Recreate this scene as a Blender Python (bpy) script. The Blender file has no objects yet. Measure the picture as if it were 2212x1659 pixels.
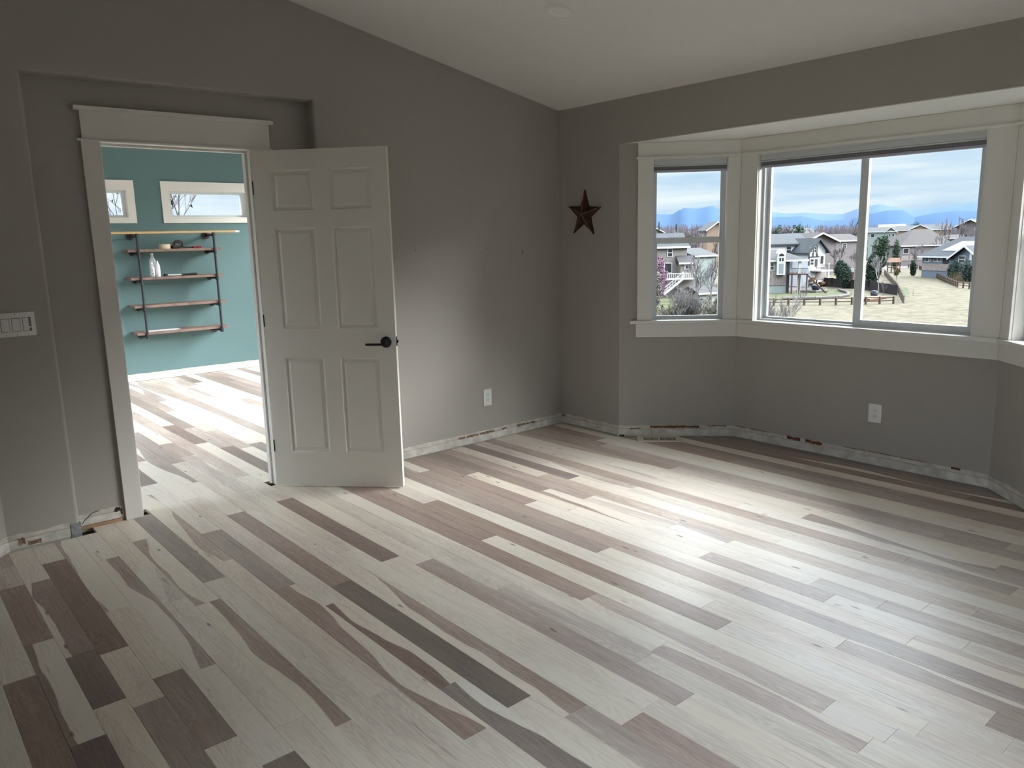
import bpy, bmesh, math, random
from mathutils import Vector, Matrix
random.seed(7)
SC = bpy.context.scene
COL = SC.collection
PI = math.pi

# ------------------------------------------------------------------ camera
CX, CY, CZ = -4.308, -4.475, 1.5011
YAW, PIT, ROL, FPX = 0.7012, -0.1858, -0.0238, 1667.35
FW = Vector((math.sin(YAW)*math.cos(PIT), math.cos(YAW)*math.cos(PIT), math.sin(PIT)))
RT0 = Vector((math.cos(YAW), -math.sin(YAW), 0)); UP0 = RT0.cross(FW)
RT = RT0*math.cos(ROL) + UP0*math.sin(ROL); UP = -RT0*math.sin(ROL) + UP0*math.cos(ROL)
cam = bpy.data.cameras.new('camera'); cam_o = bpy.data.objects.new('camera', cam); COL.objects.link(cam_o)
cam.sensor_fit = 'HORIZONTAL'; cam.sensor_width = 36.0; cam.lens = FPX/2212*36.0
cam.clip_start = 0.05; cam.clip_end = 30000
m = Matrix((RT, UP, -FW)).transposed().to_4x4(); m.translation = Vector((CX, CY, CZ)); cam_o.matrix_world = m
SC.camera = cam_o
SC.view_settings.view_transform = 'Standard'; SC.view_settings.look = 'None'
SC.view_settings.exposure = 0.12; SC.view_settings.gamma = 1.0; SC.view_settings.use_curve_mapping = False

# ------------------------------------------------------------------ sky: thin high cloud, brighter towards the zenith
W = bpy.data.worlds.new('sky'); SC.world = W; W.use_nodes = True
nt = W.node_tree; nt.nodes.clear(); N = nt.nodes.new; K = nt.links.new
tc = N('ShaderNodeTexCoord'); sep = N('ShaderNodeSeparateXYZ'); K(tc.outputs['Generated'], sep.inputs[0])
mp = N('ShaderNodeMapping'); mp.inputs['Scale'].default_value = (2.2, 2.2, 26.0); mp.inputs['Rotation'].default_value = (0.02, 0.03, 0.4); K(tc.outputs['Generated'], mp.inputs[0])
nz = N('ShaderNodeTexNoise'); nz.inputs['Scale'].default_value = 1.6; nz.inputs['Detail'].default_value = 6; nz.inputs['Roughness'].default_value = .55; nz.inputs['Distortion'].default_value = .35; K(mp.outputs[0], nz.inputs['Vector'])
cr = N('ShaderNodeValToRGB'); cr.color_ramp.elements[0].position = .38; cr.color_ramp.elements[1].position = .66
cr.color_ramp.elements[0].color = (.55, .735, .92, 1); cr.color_ramp.elements[1].color = (.90, .97, 1.0, 1); K(nz.outputs['Fac'], cr.inputs[0])
mr = N('ShaderNodeMapRange'); mr.interpolation_type = 'SMOOTHSTEP'; mr.inputs['From Min'].default_value = 0.13; mr.inputs['From Max'].default_value = 0.60; K(sep.outputs['Z'], mr.inputs['Value'])
mx = N('ShaderNodeMix'); mx.data_type = 'RGBA'; K(mr.outputs[0], mx.inputs['Factor']); K(cr.outputs[0], mx.inputs['A']); mx.inputs['B'].default_value = (11.0, 11.8, 12.8, 1)
mx.clamp_result = False
bg = N('ShaderNodeBackground'); K(mx.outputs['Result'], bg.inputs['Color']); bg.inputs['Strength'].default_value = 1.0
wo = N('ShaderNodeOutputWorld'); K(bg.outputs[0], wo.inputs['Surface'])
# sun behind thin cloud: a very wide soft disc
sun = bpy.data.lights.new('sun', 'SUN'); sun.energy = 29.0; sun.angle = math.radians(54); sun.color = (1.0, .985, .97)
sun_o = bpy.data.objects.new('sun', sun); COL.objects.link(sun_o)
sun_o.rotation_euler = Vector((-0.64, 0.72, -0.68)).to_track_quat('-Z', 'Y').to_euler()
SC.cycles.max_bounces = 10; SC.cycles.diffuse_bounces = 6; SC.cycles.transparent_max_bounces = 24
SC.cycles.use_denoising = True; SC.cycles.sample_clamp_indirect = 8
def portal(loc, target, sx, sy):
    l = bpy.data.lights.new('window_portal', 'AREA'); l.shape = 'RECTANGLE'; l.size = sx; l.size_y = sy; l.cycles.is_portal = True
    o = bpy.data.objects.new('window_portal', l); COL.objects.link(o); o.location = loc
    o.rotation_euler = (Vector(target)-Vector(loc)).to_track_quat('-Z', 'Y').to_euler()

# ------------------------------------------------------------------ materials
def lin(c):
    return tuple(((v/255)/12.92 if v/255 <= .04045 else ((v/255+.055)/1.055)**2.4) for v in c)
MAT = {}
def mat(name, col, rough=.6, spec=.4, bump=None, var=None, metal=0, scale=1.0):
    """plain painted / solid surface; bump=(scale,strength,distance), var=(scale, amount)"""
    mt = bpy.data.materials.new(name); mt.use_nodes = True; t = mt.node_tree; b = t.nodes['Principled BSDF']
    b.inputs['Base Color'].default_value = (*col, 1); b.inputs['Roughness'].default_value = rough
    b.inputs['Specular IOR Level'].default_value = spec; b.inputs['Metallic'].default_value = metal
    if bump or var:
        c = t.nodes.new('ShaderNodeTexCoord')
    if bump:
        n = t.nodes.new('ShaderNodeTexNoise'); n.inputs['Scale'].default_value = bump[0]; n.inputs['Detail'].default_value = 2
        t.links.new(c.outputs['Object'], n.inputs['Vector'])
        bp = t.nodes.new('ShaderNodeBump'); bp.inputs['Strength'].default_value = bump[1]; bp.inputs['Distance'].default_value = bump[2]
        t.links.new(n.outputs['Fac'], bp.inputs['Height']); t.links.new(bp.outputs[0], b.inputs['Normal'])
    if var:
        n2 = t.nodes.new('ShaderNodeTexNoise'); n2.inputs['Scale'].default_value = var[0]; n2.inputs['Detail'].default_value = 6
        t.links.new(c.outputs['Object'], n2.inputs['Vector'])
        r = t.nodes.new('ShaderNodeValToRGB'); r.color_ramp.elements[0].position = .3; r.color_ramp.elements[1].position = .7
        a = var[1]; r.color_ramp.elements[0].color = (*[v*(1-a) for v in col], 1); r.color_ramp.elements[1].color = (*[min(1, v*(1+a)) for v in col], 1)
        t.links.new(n2.outputs['Fac'], r.inputs[0]); t.links.new(r.outputs[0], b.inputs['Base Color'])
    MAT[name] = mt; return mt
mat('wall_paint', (.385, .362, .335), .75, .35, bump=(140, .35, .002))
mat('ceiling_paint', (.74, .72, .70), .85, .2, bump=(110, .35, .002))
mat('bay_ceiling_paint', (.80, .79, .75), .8, .2)
mat('trim_paint', (.74, .725, .685), .38, .5)
mat('door_paint', (.74, .715, .655), .35, .5)
mat('teal_paint', (.115, .195, .20), .7, .35, bump=(120, .4, .002))
mat('vinyl', (.66, .70, .72), .35, .5)
mat('blind_rail', (.60, .62, .64), .5, .4)
mat('blind_cloth', (.22, .225, .24), .9, .1)
mat('blind_foot', (.45, .45, .55), .5, .3)
mat('black_metal', (.012, .012, .014), .35, .5)
mat('dark_pipe', (.018, .020, .026), .45, .5)
mat('white_plastic', (.78, .78, .76), .35, .5)
mat('slot_dark', (.03, .03, .03), .7, .2)
mat('raw_gypsum', (.58, .56, .52), .9, .1, var=(14, .22), bump=(60, .5, .003))
mat('gypsum_edge', (.56, .53, .48), .9, .1, var=(20, .18))
mat('teal_strip', (.70, .69, .66), .9, .1, var=(14, .2))
mat('torn_paper', (.15, .075, .033), .9, .1, var=(30, .3))
mat('bare_steel', (.35, .37, .39), .45, .5, metal=.6, var=(40, .4))
mat('subfloor', (.05, .035, .025), .9, .1)
mat('register_wood', (.66, .61, .52), .6, .3)
mat('shelf_wood', (.21, .135, .105), .55, .4, var=(9, .3))
mat('pine_pole', (.62, .40, .17), .5, .4)
mat('star_wood', (.045, .020, .011), .7, .3, var=(22, .6), bump=(50, .7, .004))
mat('star_edge', (.14, .085, .05), .7, .3, var=(22, .4))
mat('masking_tape', (.62, .55, .38), .6, .3)
mat('leather', (.045, .022, .018), .6, .4, var=(30, .4))
mat('red_cloth', (.30, .03, .04), .8, .2)
mat('label_white', (.80, .80, .82), .5, .3)
mat('chrome', (.62, .63, .65), .3, .6)
mat('tool_black', (.02, .02, .02), .5, .4)

def glass_mat(name, tint=(1, 1, 1), gloss=.06):
    mt = bpy.data.materials.new(name); mt.use_nodes = True; t = mt.node_tree; t.nodes.clear()
    o = t.nodes.new('ShaderNodeOutputMaterial'); a = t.nodes.new('ShaderNodeBsdfTransparent'); a.inputs[0].default_value = (*tint, 1)
    g = t.nodes.new('ShaderNodeBsdfGlossy'); g.inputs['Roughness'].default_value = .02
    x = t.nodes.new('ShaderNodeMixShader'); fr = t.nodes.new('ShaderNodeFresnel'); fr.inputs[0].default_value = 1.35
    t.links.new(fr.outputs[0], x.inputs[0]); t.links.new(a.outputs[0], x.inputs[1]); t.links.new(g.outputs[0], x.inputs[2]); t.links.new(x.outputs[0], o.inputs[0])
    MAT[name] = mt
glass_mat('window_glass', (.96, .98, .98))
mt = mat('clear_plastic', (.9, .95, 1), .08, .5); mt.node_tree.nodes['Principled BSDF'].inputs['Alpha'].default_value = .35

def plank_mat():
    mt = bpy.data.materials.new('hickory_plank'); mt.use_nodes = True; t = mt.node_tree; b = t.nodes['Principled BSDF']; N = t.nodes.new; K = t.links.new
    at = N('ShaderNodeAttribute'); at.attribute_name = 'tone'; sp = N('ShaderNodeSeparateColor'); K(at.outputs['Color'], sp.inputs[0])   # R tone, G two-tone amount, B seed
    uv = N('ShaderNodeUVMap'); uv.uv_map = 'uv'; su = N('ShaderNodeSeparateXYZ'); K(uv.outputs[0], su.inputs[0])   # x: -1..1 across, y: metres along
    def math_(op, a, b_=None, c=None):
        n = N('ShaderNodeMath'); n.operation = op
        for i, v in enumerate((a, b_, c)):
            if v is None: continue
            if isinstance(v, (int, float)): n.inputs[i].default_value = v
            else: K(v, n.inputs[i])
        return n.outputs[0]
    seed = math_('MULTIPLY', sp.outputs['Blue'], 97.0)
    def vec(x, y, z):
        n = N('ShaderNodeCombineXYZ')
        for i, v in enumerate((x, y, z)):
            if isinstance(v, (int, float)): n.inputs[i].default_value = v
            else: K(v, n.inputs[i])
        return n.outputs[0]
    def noise(v, sc, det=3, rough=.5, dist=0):
        n = N('ShaderNodeTexNoise'); n.inputs['Scale'].default_value = sc; n.inputs['Detail'].default_value = det; n.inputs['Roughness'].default_value = rough; n.inputs['Distortion'].default_value = dist
        K(v, n.inputs['Vector']); return n.outputs['Fac']
    X, Y = su.outputs['X'], su.outputs['Y']
    xm = math_('MULTIPLY', X, .05)                              # metres across
    # heartwood edge wanders along the plank
    wob = noise(vec(seed, math_('MULTIPLY', Y, 1.0), 3.0), 1.0, 3, .35)
    edge = math_('ADD', math_('MULTIPLY', math_('SUBTRACT', wob, .5), 6.5), math_('MULTIPLY', math_('SUBTRACT', math_('FRACT', math_('MULTIPLY', seed, 7.31)), .5), 1.2))
    flip = math_('SUBTRACT', math_('MULTIPLY', math_('GREATER_THAN', math_('FRACT', math_('MULTIPLY', seed, 3.17)), .5), 2.0), 1.0)
    hm = math_('SUBTRACT', math_('MULTIPLY', X, flip), edge)
    ms = N('ShaderNodeMapRange'); ms.interpolation_type = 'SMOOTHSTEP'; ms.inputs['From Min'].default_value = -.05; ms.inputs['From Max'].default_value = .05; K(hm, ms.inputs['Value'])
    # two-tone planks follow the mask, others are solid
    solid = math_('SUBTRACT', 1.0, sp.outputs['Green'])
    heart = math_('ADD', math_('MULTIPLY', ms.outputs[0], sp.outputs['Green']), solid)
    tone0 = math_('MULTIPLY', sp.outputs['Red'], heart)
    # cathedral grain
    gdist = noise(vec(math_('ADD', math_('MULTIPLY', xm, 9), seed), math_('MULTIPLY', Y, 1.1), seed), 1.0, 3, .6)
    wv = math_('SINE', math_('MULTIPLY', math_('ADD', math_('MULTIPLY', xm, 4.0), math_('MULTIPLY', gdist, 1.6)), 85.0))
    fine = noise(vec(math_('ADD', math_('MULTIPLY', xm, 130), seed), math_('MULTIPLY', Y, 3.5), seed), 1.0, 5, .65)
    blot = noise(vec(math_('ADD', math_('MULTIPLY', xm, 12), seed), math_('MULTIPLY', Y, 1.6), seed), 1.0, 3, .5)
    tone = math_('ADD', tone0, math_('ADD', math_('MULTIPLY', math_('SUBTRACT', fine, .5), .42), math_('ADD', math_('MULTIPLY', math_('SUBTRACT', blot, .5), .42), math_('MULTIPLY', wv, .045))))
    # mineral streaks and knots
    st = noise(vec(math_('ADD', math_('MULTIPLY', xm, 60), seed), math_('MULTIPLY', Y, 1.7), math_('ADD', seed, 9.0)), 1.0, 3, .6, .4)
    stm = N('ShaderNodeMapRange'); stm.inputs['From Min'].default_value = .66; stm.inputs['From Max'].default_value = .78; K(st, stm.inputs['Value'])
    vo = N('ShaderNodeTexVoronoi'); vo.inputs['Scale'].default_value = 1.0; K(vec(math_('ADD', math_('MULTIPLY', xm, 34), seed), math_('MULTIPLY', Y, 9.0), seed), vo.inputs['Vector'])
    vc = N('ShaderNodeSeparateColor'); K(vo.outputs['Color'], vc.inputs[0])
    kd = math_('ADD', vo.outputs['Distance'], math_('MULTIPLY', math_('SUBTRACT', fine, .5), .10))
    km = N('ShaderNodeMapRange'); km.inputs['From Min'].default_value = .26; km.inputs['From Max'].default_value = .05; K(kd, km.inputs['Value'])
    kmask = math_('MULTIPLY', km.outputs[0], math_('GREATER_THAN', vc.outputs['Red'], .955))
    tone = math_('ADD', tone, math_('MULTIPLY', stm.outputs[0], .35)); tone = math_('ADD', tone, math_('MULTIPLY', kmask, .8))
    cr = N('ShaderNodeValToRGB'); e = cr.color_ramp.elements; e[0].position = 0.0; e[0].color = (.80, .735, .64, 1); e[1].position = 1.0; e[1].color = (.18, .138, .12, 1)
    for p, c in ((.15, (.68, .60, .52)), (.35, (.49, .41, .36)), (.5, (.385, .305, .26)), (.7, (.285, .22, .188))):
        q = e.new(p); q.color = (*c, 1)
    K(tone, cr.inputs[0])
    # hue drift per plank
    hs = N('ShaderNodeHueSaturation'); K(cr.outputs[0], hs.inputs['Color']); K(math_('ADD', .488, math_('MULTIPLY', math_('FRACT', math_('MULTIPLY', seed, 5.3)), .016)), hs.inputs['Hue'])
    K(math_('ADD', .82, math_('MULTIPLY', math_('FRACT', math_('MULTIPLY', seed, 11.7)), .35)), hs.inputs['Saturation'])
    K(hs.outputs[0], b.inputs['Base Color'])
    b.inputs['Specular IOR Level'].default_value = .5
    K(math_('ADD', .30, math_('MULTIPLY', fine, .16)), b.inputs['Roughness'])
    bp = N('ShaderNodeBump'); bp.inputs['Strength'].default_value = .12; bp.inputs['Distance'].default_value = .0008; K(fine, bp.inputs['Height']); K(bp.outputs[0], b.inputs['Normal'])
    MAT['hickory_plank'] = mt
plank_mat()

# ------------------------------------------------------------------ builders
def prop(o, label=None, category=None, group=None, kind=None):
    if label: o['label'] = label
    if category: o["category"] = category
    if group: o['group'] = group
    if kind: o['kind'] = kind
    return o
def empty(name, loc=(0, 0, 0), rz=0, **k):
    o = bpy.data.objects.new(name, None); COL.objects.link(o); o.location = loc; o.rotation_euler = (0, 0, rz); o.empty_display_size = .05
    WM[o.name] = Matrix.Translation(loc) @ Matrix.Rotation(rz, 4, 'Z')
    return prop(o, **k)
WM = {}
class B:
    """collects shapes into one bmesh; coordinates are the object's own"""
    def __init__(s, xf=None): s.b = bmesh.new(); s.xf = xf
    def pts(s, V, Fc):
        if s.xf is not None: V = [s.xf @ Vector(v) for v in V]
        vs = [s.b.verts.new(v) for v in V]
        for f in Fc:
            try: s.b.faces.new([vs[i] for i in f])
            except ValueError: pass
        return vs
    def box(s, a, c, bev=0):
        x0, x1 = sorted((a[0], c[0])); y0, y1 = sorted((a[1], c[1])); z0, z1 = sorted((a[2], c[2]))
        vs = s.pts([(x0,y0,z0),(x1,y0,z0),(x1,y1,z0),(x0,y1,z0),(x0,y0,z1),(x1,y0,z1),(x1,y1,z1),(x0,y1,z1)],
              [(0,3,2,1),(4,5,6,7),(0,1,5,4),(1,2,6,5),(2,3,7,6),(3,0,4,7)])
        if bev:
            es = list({e for v in vs for e in v.link_edges})
            bmesh.ops.bevel(s.b, geom=es, offset=bev, segments=2, profile=.5, affect='EDGES')
        return s
    def prism(s, poly, ax, a0, a1, bevel=None):
        """poly: 2-D outline; ax 'y' -> points are (x,z) extruded in y; 'z' -> (x,y); 'x' -> (y,z)"""
        def p3(p, a): return (p[0], a, p[1]) if ax == 'y' else ((p[0], p[1], a) if ax == 'z' else (a, p[0], p[1]))
        n = len(poly); V = [p3(p, a0) for p in poly] + [p3(p, a1) for p in poly]
        Fc = [tuple(range(n))[::-1], tuple(range(n, 2*n))] + [(i, (i+1) % n, n+(i+1) % n, n+i) for i in range(n)]
        vs = s.pts(V, Fc)
        if bevel:
            pred, off, seg = bevel
            es = [e for e in {e for v in vs for e in v.link_edges} if pred(e.verts[0].co, e.verts[1].co)]
            bmesh.ops.recalc_face_normals(s.b, faces=s.b.faces)
            bmesh.ops.bevel(s.b, geom=es, offset=off, segments=seg, profile=.5, affect='EDGES')
        return s
    def tube(s, p, q, r0, r1=None, n=8, cap=True):
        p = Vector(p); q = Vector(q); r1 = r0 if r1 is None else r1; d = (q-p)
        if d.length < 1e-9: return s
        d.normalize(); u = d.orthogonal().normalized(); w = d.cross(u)
        V = [p+(u*math.cos(2*PI*i/n)+w*math.sin(2*PI*i/n))*r0 for i in range(n)] + [q+(u*math.cos(2*PI*i/n)+w*math.sin(2*PI*i/n))*r1 for i in range(n)]
        Fc = [(i, (i+1) % n, n+(i+1) % n, n+i) for i in range(n)]
        if cap: Fc += [tuple(range(n))[::-1], tuple(range(n, 2*n))]
        s.pts(V, Fc); return s
    def lathe(s, prof, c=(0, 0, 0), n=24, ax=(0, 0, 1)):
        """prof: list of (r, h) along axis"""
        d = Vector(ax).normalized(); u = d.orthogonal().normalized(); w = d.cross(u); c = Vector(c); V = []; Fc = []
        for r, h in prof:
            V += [c + d*h + (u*math.cos(2*PI*i/n)+w*math.sin(2*PI*i/n))*max(r, 1e-5) for i in range(n)]
        for k in range(len(prof)-1):
            Fc += [(k*n+i, k*n+(i+1) % n, (k+1)*n+(i+1) % n, (k+1)*n+i) for i in range(n)]
        s.pts(V, Fc); return s
    def obj(s, name, m_, parent=None, smooth=False, origin=None, **k):
        """geometry is in world coordinates; origin moves the object's own origin to its base"""
        bmesh.ops.recalc_face_normals(s.b, faces=s.b.faces)
        me = bpy.data.meshes.new(name); s.b.to_mesh(me); s.b.free()
        for x in (m_ if isinstance(m_, (list, tuple)) else [m_]): me.materials.append(MAT[x])
        if smooth:
            for p in me.polygons: p.use_smooth = True
            me.set_sharp_from_angle(angle=math.radians(40))
        o = bpy.data.objects.new(name, me); COL.objects.link(o)
        if parent is not None:
            me.transform(WM[parent.name].inverted()); o.parent = parent; WM[o.name] = WM[parent.name]
        elif origin is not None:
            T = Matrix.Translation(origin); me.transform(T.inverted()); o.location = origin; WM[o.name] = T
        else: WM[o.name] = Matrix.Identity(4)
        return prop(o, **k)
def frame(o2, d2, inward):
    """local x along the wall from o2, local y into the room, z up"""
    d = Vector((d2[0], d2[1], 0)).normalized(); n = Vector((-d.y, d.x, 0))
    if n.dot(Vector((inward[0], inward[1], 0))) < 0: n = -n
    return Matrix(((d.x, n.x, 0, o2[0]), (d.y, n.y, 0, o2[1]), (0, 0, 1, 0), (0, 0, 0, 1)))
mat('paper_stain', (.24, .17, .12), .9, .1, var=(60, .5))
mat('pine_old', (.36, .23, .14), .8, .2, var=(10, .3))
mat('slot_soft', (.20, .20, .195), .6, .3)
mat('ring_white', (.72, .70, .67), .5, .4)
mat('lens_white', (.80, .80, .79), .4, .4)
JOINTS="-16 -1.41 0.1 0.6;-15 -1.96 -0.6 0.9;-15 -1.15 0.6 -0.6;-15 -0.49 0.45 0.55;-15 -0.21 0.45 0.05;-14 -1.79 0.8 -0.1;-14 -1.36 -0.55 0.8;-14 -0.50 0.1 -0.55;-13 -1.87 0.05 0.6;-13 -1.42 0.75 0.1;-13 -0.29 0.15 0.75;-12 -2.25 0.65 0.1;-12 -1.73 0.05 0.65;-12 -1.06 -0.4 0.1;-11 -2.44 0 0.7;-11 -1.78 0.08 0.05;-11 -0.44 0 -0.45;-10 -1.72 0.05 0.05;-10 -1.14 -0.15 0.1;-10 -0.72 0.05 0.05;-9 -2.42 -0.5 0.05;-9 -1.26 0.05 0.1;-9 -0.29 0 -0.4;-8 -1.05 0.55 0.1;-7 -0.87 0.45 0.1;-7 0.47 0 -0.35;-6 -1.35 0.1 -0.5;-5 -2.47 -0.7 -0.65;-5 -1.64 0.8 -0.15;-5 0.21 0.1 0.4;-4 -2.71 0.9 0.05;-4 -1.49 0.5 0.8;-4 -0.24 0 0.55;-3 -2.87 -0.45 0.35;-3 -1.30 -0.1 0.45;-2 -3.02 -0.05 0.45;-2 -1.18 0.05 0;-2 0.12 0.25 0;-2 1.22 0.4 -0.25;-2 1.71 0 0.4;-1 -1.41 0.7 0;-1 -0.21 0.15 0.7;-1 0.43 0.25 0;-1 2.58 0.35 0.2;0 -3.07 0.4 -0.3;1 -2.02 0.15 0.25;2 -3.57 -0.2 0.15;2 -2.80 0.05 -0.35;2 1.14 0.3 0;2 1.88 0 0.3;2 2.51 0 0.3;2 2.93 0.35 0;3 -3.60 0 0.05;3 -3.40 -0.3 0;3 -2.34 0.5 0.45;3 3.50 -0.35 0;4 -3.65 0.1 0.6;4 -1.53 0.5 0;4 3.14 -0.3 0;5 -3.85 0.05 0.1;5 -2.87 0.5 -0.2;5 -0.86 0.1 0.1;6 -2.72 0 0.05;6 2.98 -0.2 0;7 -3.24 0 -0.35;7 -2.04 0.5 0;7 4.50 0 -0.3;8 -1.77 0.5 0.4;8 -0.33 -0.35 0.45;8 2.48 0 -0.2;8 3.64 0.1 0;8 4.16 0.35 0.05;9 -3.40 0 -0.25;9 -2.78 0.02 0.02;9 -1.28 0 0.1;10 -3.03 -0.4 0.05;10 -2.41 0 0.5;10 -1.87 0 0.05;10 -1.53 0.1 0;10 -0.59 0.5 0;10 3.09 0.1 0;10 4.01 0 0.1;11 -3.20 0.05 0.3;11 -2.91 0 0.3;11 -1.91 -0.45 0;11 -1.17 0.6 0.4;12 -3.33 0 0.05;12 -2.40 0.35 0;12 -2.07 -0.2 -0.35;12 -1.45 0.35 0;13 -0.94 0.05 0.35;14 -2.56 0 -0.2;14 -1.12 0.55 0;15 -0.77 0.05 -0.3;16 -3.52 0.3 0.1;16 -3.08 -0.3 0.15;16 -0.47 0.4 0.02;17 -2.13 0 -0.3;18 -3.39 -0.35 0.35;18 -2.47 0.25 -0.3;18 -1.50 0.3 0;18 -1.06 0 -0.3;19 -1.81 0 0;20 -3.08 0 0.35;20 -2.60 0.15 0.3;20 -1.43 0.25 0.2;21 -2.17 0.2 0.35;21 -0.71 0.45 0.4;22 -2.37 0 0;22 -0.59 0.35 0;24 -1.60 0.35 0.45;25 -2.58 0.2 0.4;26 -2.01 0 0;27 -2.95 0.6 0.65"
TONES="9 -0.04 0.5;9 -0.04 0;10 -0.03 0.55;12 -0.02 0.4;13 -0.01 0.1;14 -0.01 0.65;15 -0.02 0.1;16 -0.01 0.4;17 -0.03 0.2;19 -0.02 0;20 -0.01 0.45;22 -0.05 0.5;23 -0.04 0.15;0 -0.90 0.05;2 -1.15 -0.1;3 -0.41 0.5;-2 -1.89 0.45;-2 -1.64 0;0 -0.42 0.05;25 -2.73 0.4;26 -3.07 0.05;22 -3.10 0.1;21 -3.19 0.35;23 -2.58 0.05;18 -3.13 -0.25;14 -3.22 -0.05;14 -3.17 -0.1;13 -3.08 0.3;12 -2.98 0;28 -2.79 0.75;29 -2.09 0.7;27 -2.17 0.1;26 -2.31 0.45;22 -2.75 0;26 -3.14 0.1;24 -3.20 0.5;25 -2.49 0.3;7 -3.63 0.45;8 -3.44 0.35;9 -3.26 0.3;11 -3.50 0.35;10 -3.60 0.05;6 -3.68 0.1;5 -3.57 0;5 -3.58 0.35;8 -3.56 0;8 -3.27 0.1;6 -3.78 0.4;4 -3.77 0.1;2 -3.68 -0.2;1 -3.54 0.15;0 -3.24 0.55;1 -2.88 0.2;0 -3.19 0;-1 -3.02 0.1;0 -3.38 0.5;2 -3.03 0.35;4 -3.03 0;8 -2.44 0.3;8 -2.88 0.35;5 -2.58 0.45;4 -2.65 0.05;10 -2.60 0.05;13 -2.52 0.35;16 -2.38 0.4;15 -2.36 0.1;13 -1.95 0.3;15 -2.04 0.4;-2 -2.66 0.4;-1 -2.74 0.05;-2 -2.47 0.1;-6 -2.77 0.1;-7 -2.70 0.15;-7 -2.43 0.1;-9 -2.53 0.05;-5 -2.23 0.05;-9 -1.99 0.45;-10 -2.45 0.05;-13 -2.04 0.6;-17 -1.58 0.05;-16 -1.76 0.6;-16 -1.28 0.1;-14 -2.00 0.05;-16 -0.86 0.05;-6 -1.06 0.5;-5 -0.67 0.1;-2 -0.53 0.1;21 -1.04 0.45;25 -1.17 0.3;22 -1.60 0;26 -1.69 0;28 -1.64 0.1;28 -1.47 0.5;29 -1.42 0.1;30 -1.36 0.8;28 -1.10 0.1;23 -1.79 0.3;16 -1.45 0.4;16 -1.63 0.05;14 -1.47 0.35;12 3.99 0.45;0 0.71 0;-5 0.90 0;-1 0.80 0.25;1 1.41 0.3"
STRONG="27 -3.03 0.75;26 -3.05 0.1;25 -3.09 0.5;24 -3.12 0.45;23 -3.16 0.08;22 -3.19 0;21 -3.23 0.35;20 -3.26 0.35;19 -3.29 0;18 -3.33 -0.45;17 -3.36 -0.25;16 -3.40 0.35;15 -3.43 0.2;14 -3.46 0.05;30 -2.37 0.9;29 -2.42 0.75;28 -2.46 -0.65;27 -2.51 0.6;26 -2.55 0.08;25 -2.60 0.5;24 -2.64 0.4;23 -2.69 0.08;22 -2.73 0;21 -2.78 0.4;20 -2.82 0.3;19 -2.87 0;18 -2.91 -0.35;17 -2.96 -0.3;16 -3.00 0.35;15 -3.05 0.12;30 -1.66 0.95;29 -1.70 0.7;28 -1.76 0.2;27 -1.82 0.6;26 -1.88 0.05;25 -1.94 0.5;24 -2.00 0.45;23 -2.06 0.05;22 -2.12 0;21 -2.12 0.3;20 -2.24 0.25;19 -2.30 0;18 -2.36 0.03;17 -2.42 0.25;16 -2.45 0.35;15 -2.51 0.15;14 -2.57 0;13 -2.60 0.3;26 -1.14 0.1;25 -1.20 0.35;24 -1.28 0.5;23 -1.37 0.05;22 -1.45 0.05;21 -1.52 0.3;20 -1.56 0.25;19 -1.63 -0.35;18 -1.74 0;17 -1.78 0.05;16 -1.86 0.45;15 -1.94 -0.3;14 -2.01 0;13 -2.09 0.35;12 -2.16 -0.35;11 -2.24 0.05;13 -3.52 0.3;12 -3.55 0.05;11 -3.58 0.4;10 -3.62 0.08;9 -3.65 -0.25;8 -3.68 0.45;7 -3.72 -0.4;6 -3.75 0.12;5 -3.79 0.1;13 -2.94 0.3;12 -2.98 0;11 -3.03 0.3;10 -3.08 0.02;9 -3.13 0.03;8 -3.18 0.35;7 -3.19 0.08;7 -3.29 -0.4;6 -3.29 0.05;11 -2.39 0.05;10 -2.45 0.4;9 -2.52 0.03;8 -2.59 0.4;7 -2.66 0.05;6 -2.73 0.08;5 -2.80 0.5;4 -2.87 0.03"
# ------------------------------------------------------------------ room shell
H, SLOPE = 2.456, 0.2011
XW, YS = -4.95, -6.6                    # west and south walls
YB, BX, BY, BY2 = -.624, .593, -1.24, -2.965
YE = BY2 - (YB-BY)                      # other end of the bay
BL = math.hypot(BX, BY-YB)
NX0, NX1, NH, ND = -3.556, -2.046, 2.348, .1026
DX0, DX1, DH = -3.235, -2.405, 2.065
TY, TXW, TXE, TH = 4.919, -5.1, .75, 2.75
def ceil(x): return H - SLOPE*x
FL = frame((0, YB), (BX, BY-YB), (-1, -1))       # left bay wall
FC = frame((BX, BY), (0, -1), (-1, 0))           # centre bay wall
FR = frame((BX, BY2), (-BX, YE-BY2), (-1, 1))    # right bay wall
CL = BY-BY2
S = dict(kind='structure')
# back wall with the niche (bullnose edges)
ed = lambda p, q: (p.y < .001 and q.y < .001 and ((abs(p.x-q.x) < 1e-4 and (abs(p.x-NX0) < 1e-3 or abs(p.x-NX1) < 1e-3)) or (abs(p.z-NH) < 1e-3 and abs(q.z-NH) < 1e-3)))
b = B().prism([(-4.1, -.05), (NX0, -.05), (NX0, NH), (NX1, NH), (NX1, -.05), (.2, -.05), (.2, ceil(.2)+.05), (-4.1, ceil(-4.1)+.05)], 'y', 0, ND, bevel=(ed, .02, 4))
b.prism([(-5.3, -.05), (DX0, -.05), (DX0, DH), (DX1, DH), (DX1, -.05), (.2, -.05), (.2, ceil(.2)+.05), (-5.3, ceil(-5.3)+.05)], 'y', ND, .205)
b.obj('wall_back', 'wall_paint', smooth=True, label='grey back wall with the recessed niche around the open door', **S)
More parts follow.
